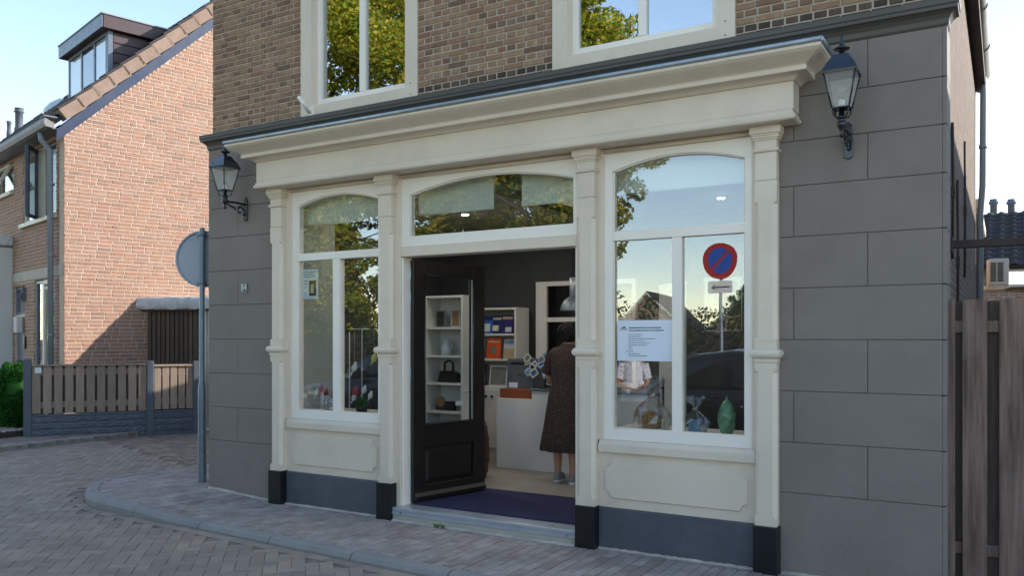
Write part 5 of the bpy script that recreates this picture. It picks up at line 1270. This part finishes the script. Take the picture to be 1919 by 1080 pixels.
tree(-13.2, -72, 6.5, 2.2, 'small round green tree beside the right gabled house', 26, 'leaf_green', 5000, .2)
def far_house(x, y, w_, d_, eave, ridge, label, rz=0):
    t = thing('gabled_house', label, 'house', (x, y, 0), rz, 'houses beyond the hedge')
    MB().prism([(-w_/2, 0), (w_/2, 0), (w_/2, eave), (0, ridge), (-w_/2, eave)], 'y', -d_, 0).build('wall', 'flatbrick', t)
    k = (ridge - eave)/(w_/2)
    MB().prism([(-w_/2 - .3, eave - .3*k + .1), (0, ridge + .1), (w_/2 + .3, eave - .3*k + .1), (w_/2 + .3, eave - .3*k + .28), (0, ridge + .3), (-w_/2 - .3, eave - .3*k + .28)], 'y', -d_ - .2, .22).build('roof', 'rtile', t)
    MB().prism([(-w_/2 - .35, eave - .35*k - .08), (0, ridge - .08), (w_/2 + .35, eave - .35*k - .08), (w_/2 + .35, eave - .35*k + .2), (0, ridge + .2), (-w_/2 - .35, eave - .35*k + .2)], 'y', .225, .29).build('barge_board', 'plaster', t)
    for wx in (-w_/4, w_/4):
        wf = box('window', 'plaster', t, wx - .6, wx + .6, .002, .06, 1.0, 2.3, .01); box('pane', 'carglass', wf, wx - .52, wx + .52, .061, .07, 1.08, 2.22)
far_house(-24.5, -75, 7.5, 8, 2.6, 6.0, 'white gabled brick house beyond the hedge, left one')
far_house(-16.3, -78, 6, 8, 2.4, 5.2, 'white gabled brick house beyond the hedge, right one')
# neighbouring building on the right, whose shadow falls on the side wall
nb = thing('neighbour_building', 'plain brick building with a flat roof right of the plank fence', 'building', (10.5, 0, 0))
MB().box(0, 6, .8, 12, -.1, 4.95).build('wall', 'flatbrick_y', nb); MB().box(-.1, 6.1, .7, 12.1, 4.95, 5.1).build('roof', 'gutter', nb, .01)
for y in (2.2, 5.2, 8.2): wf = box('window', 'plaster', nb, -.05, -.002, y, y + 1.2, 1.2, 2.6, .006); box('pane', 'carglass', wf, -.058, -.051, y + .08, y + 1.12, 1.28, 2.52)
# no-parking sign with an arrow plate
sgp = Vector((2.97, -8.25, .05))
ns = thing('parking_sign', 'no parking sign with an arrow plate on a pole across the street', 'traffic sign', sgp)
MB().lathe([(.030, -.2), (.030, 3.20), (.0, 3.21)], seg=12, caps=False).build('pole', 'galv', ns)
zc = 2.90
def ring(r0, r1, y0, y1, seg=40):
    b = MB(); vs = []
    for k in range(seg):
        a = 2*math.pi*k/seg
        for r_, y_ in ((r0, y0), (r1, y0), (r1, y1), (r0, y1)): vs.append((r_*math.cos(a), y_, zc + r_*math.sin(a)))
    fs = []
    for k in range(seg):
        i, j = k*4, ((k+1) % seg)*4
        for q in range(4): fs.append((i + q, i + (q+1) % 4, j + (q+1) % 4, j + q))
    return b.add(vs, fs)
MB().prism([(.30*math.cos(2*math.pi*k/40), zc + .30*math.sin(2*math.pi*k/40)) for k in range(40)], 'y', .035, .040).build('disc', 'blue', ns); ring(.215, .305, .0402, .043).build('red_ring', 'red', ns)
MB().box(-.21, .21, .0402, .0428, -.022, .022, Matrix.Translation((0, 0, zc)) @ Matrix.Rotation(R(-45), 4, 'Y')).build('red_slash', 'red', ns)
ap = MB().prism(notched(-.22, .22, zc - .55, zc - .33, .02), 'y', .035, .039).build('arrow_plate', 'signwhite', ns)
MB().box(-.10, .17, .0392, .041, zc - .452, zc - .428).add([(-.17, .0402, zc - .44), (-.09, .0402, zc - .39), (-.105, .0402, zc - .44), (-.09, .0402, zc - .49)], [(0,1,2,3)]).build('arrow', 'ink', ap)
# parked cars
def car(loc, paint, label):
    t = thing('parked_car', label, 'car', loc, 0, 'cars parked along the opposite kerb'); L, HWd = 4.1, .86
    xs_ = [-2.05, -2.0, -1.85, -1.5, -1.05, -.75, -.2, .4, 1.0, 1.55, 1.9, 2.02, 2.05]
    belt = [.55, .66, .74, .80, .86, .90, .92, .93, .94, .95, .94, .88, .60]; half = [.60, .70, .78, .83, .85, .86, .86, .86, .86, .85, .82, .76, .68]; bot = [.30, .26, .24, .22, .22, .22, .22, .22, .22, .22, .24, .30, .40]
    rings = []
    for x, zb_, hw, z0 in zip(xs_, belt, half, bot):
        rings.append([(x, -hw*.9, z0), (x, -hw, z0 + .12), (x, -hw*1.0, (z0 + zb_)/2 + .05), (x, -hw*.95, zb_ - .04), (x, -hw*.8, zb_), (x, 0, zb_ + .03), (x, hw*.8, zb_), (x, hw*.95, zb_ - .04), (x, hw, (z0 + zb_)/2 + .05), (x, hw, z0 + .12), (x, hw*.9, z0), (x, 0, z0 - .02)])
    MB().loft(rings).build('body', paint, t)
    cx_ = [-1.05, -.62, -.25, .35, 1.0, 1.45, 1.78]; top = [.90, 1.22, 1.40, 1.47, 1.45, 1.36, .98]; wd_ = [.78, .70, .64, .63, .63, .64, .72]
    rings = [[(x, -.80 + (i > 0)*.02, .88), (x, -w_, z - .05 if z > 1 else z - .01), (x, -w_*.82, z), (x, 0, z + .02), (x, w_*.82, z), (x, w_, z - .05 if z > 1 else z - .01), (x, .80 - (i > 0)*.02, .88)] for i, (x, z, w_) in enumerate(zip(cx_, top, wd_))]
    MB().loft(rings).build('cabin', paint, t)
    for sg in (-1, 1):
        for a, b_ in ((-.42, .36), (.44, 1.12)):
            zt = lambda x: np.interp(x, cx_, top) - .11
            xa = a + (.28 if a < 0 else 0)
            vs = [(a - .12 if a < 0 else a, sg*.800, .95), (b_, sg*.800, .95), (b_ - .02, sg*.69, zt(b_) + .0), (xa, sg*.69, zt(xa))]
            MB().add([(x, y*1.005, z) for x, y, z in vs], [(0,1,2,3)]).build('side_window', 'carglass', t)
        MB().box(-.62, -.45, sg*.86, sg*1.0, .95, 1.07).build('mirror', paint, t, .03, 2)
        for x in (-.40, .52): MB().box(x + .55, x + .70, sg*.862, sg*.885, .82, .845).build('door_handle', paint, t)
        MB().prism([(-2.0, .62), (-1.80, .60), (-1.72, .70), (-1.88, .72)], 'y', sg*.60, sg*.80).build('headlight', 'headlamp', t); MB().prism([(1.90, .70), (2.03, .70), (2.02, .90), (1.92, .92)], 'y', sg*.56, sg*.77).build('tail_light', 'taillamp', t)
        for x in (-1.30, 1.28):
            mw = Matrix.Translation((x, sg*.78, .31)) @ Matrix.Rotation(R(90), 4, 'X')
            wo = MB().lathe([(.20, -.09), (.29, -.10), (.31, -.07), (.31, .07), (.29, .10), (.20, .09)], seg=24, mtx=mw).build('wheel', 'tyre', t); MB().lathe([(.02, -.095), (.19, -.092), (.20, .092), (.02, .095)], seg=18, mtx=mw).build('rim', 'alu', wo)
    MB().add([(-1.0, -.74, .93), (-1.0, .74, .93), (-.34, .60, 1.345), (-.34, -.60, 1.345)], [(0,1,2,3)]).build('windscreen', 'carglass', t)
    MB().add([(1.83, -.66, 1.0), (1.83, .66, 1.0), (1.50, .58, 1.34), (1.50, -.58, 1.34)], [(0,3,2,1)]).build('rear_window', 'carglass', t)
    return t
car((3.3, -7.0, -.05), 'carpaint', 'black hatchback parked under the no parking sign'); car((-2.9, -7.05, -.02), 'carblue', 'dark blue hatchback parked ahead of the black one')
# the companion standing beside the parked car
arm = {'L': ((-.235, .10, 1.08), (-.06, .27, 1.02)), 'R': ((.235, .10, 1.08), (.08, .27, .98))}
p2, s2 = person('person', (2.55, -5.35, -.05), R(-14), 'person in a white patterned blouse and rust skirt standing beside the black car', 1.58, arm, {'L': (-.09, 0), 'R': (.09, .03)}, .03)
garment('blouse', 'blouse', p2, [(.80, .215, .165, 0, .01), (.95, .200, .155, 0, .01), (1.08, .180, .14, 0, .015), (1.22, .188, .14, 0, .02), (1.31, .180, .115, 0, .02), (1.36, .14, .09, 0, .025), (1.385, .09, .075, 0, .03)], s2, 40)
garment('skirt', 'skirt', p2, [(.36, .25, .20, 0, 0), (.6, .225, .18, 0, 0), (.84, .20, .155, 0, .01)], s2, 40, .06, 9)
for sg in (-1, 1): sleeve(p2, 'blouse', (sg*.145, .02, 1.335), (sg*.225, .08, 1.13), .080, .070, s2)
hairdo(p2, 'hair', (0, .025, 1.56), s2, 1200, (.105, .105, .10), 6)
for fx, fy in ((-.09, 0), (.09, .03)): garment('shoe', 'knob', p2, [(.0, .046, .13, fx, fy + .05), (.045, .046, .13, fx, fy + .05), (.08, .038, .09, fx, fy + .02)], s2, 20)
for sg in (-1, 1): MB().lathe([(.0, -.009), (.009, 0), (.0, .009)], seg=8, c=(sg*.030*s2, .120*s2, 1.53*s2), caps=False).build('eye', 'knob', p2)
# pale mortar and grit along the foot of the wall
for x0, x1, y0 in ((.0, .98, FG), (1.15, 2.34, -.066), (2.52, 4.32, -.1235), (4.50, 5.69, -.066), (5.87, W, FG)):
    vs = []; fs = []; n = int((x1 - x0)/.03)
    for k in range(n + 1):
        x = x0 + (x1 - x0)*k/n; wdt = .018 + .022*random.random(); z = zp(x, 0)
        vs += [(x, y0 + .004, z + .010 + .008*random.random()), (x, y0 - wdt*.5, z + .006), (x, y0 - wdt, z - .006)]
    for k in range(n):
        for q in range(2): fs.append((k*3 + q, k*3 + 3 + q, k*3 + 4 + q, k*3 + 1 + q))
    MB().add(vs, fs, True).build('mortar_fillet', 'sand2', pavement)
# a weed by the step
wd = thing('weed', 'small green weed growing at the foot of the door step', 'weed', (3.05, -.14, 0)); 
cs = [(random.uniform(-.05, .05), random.uniform(-.015, .015), random.uniform(.005, .02), .02, .015, .012) for k in range(6)]
leaf_cloud('leaves', 'grass', wd, cs, 40, .014, 2, .5)
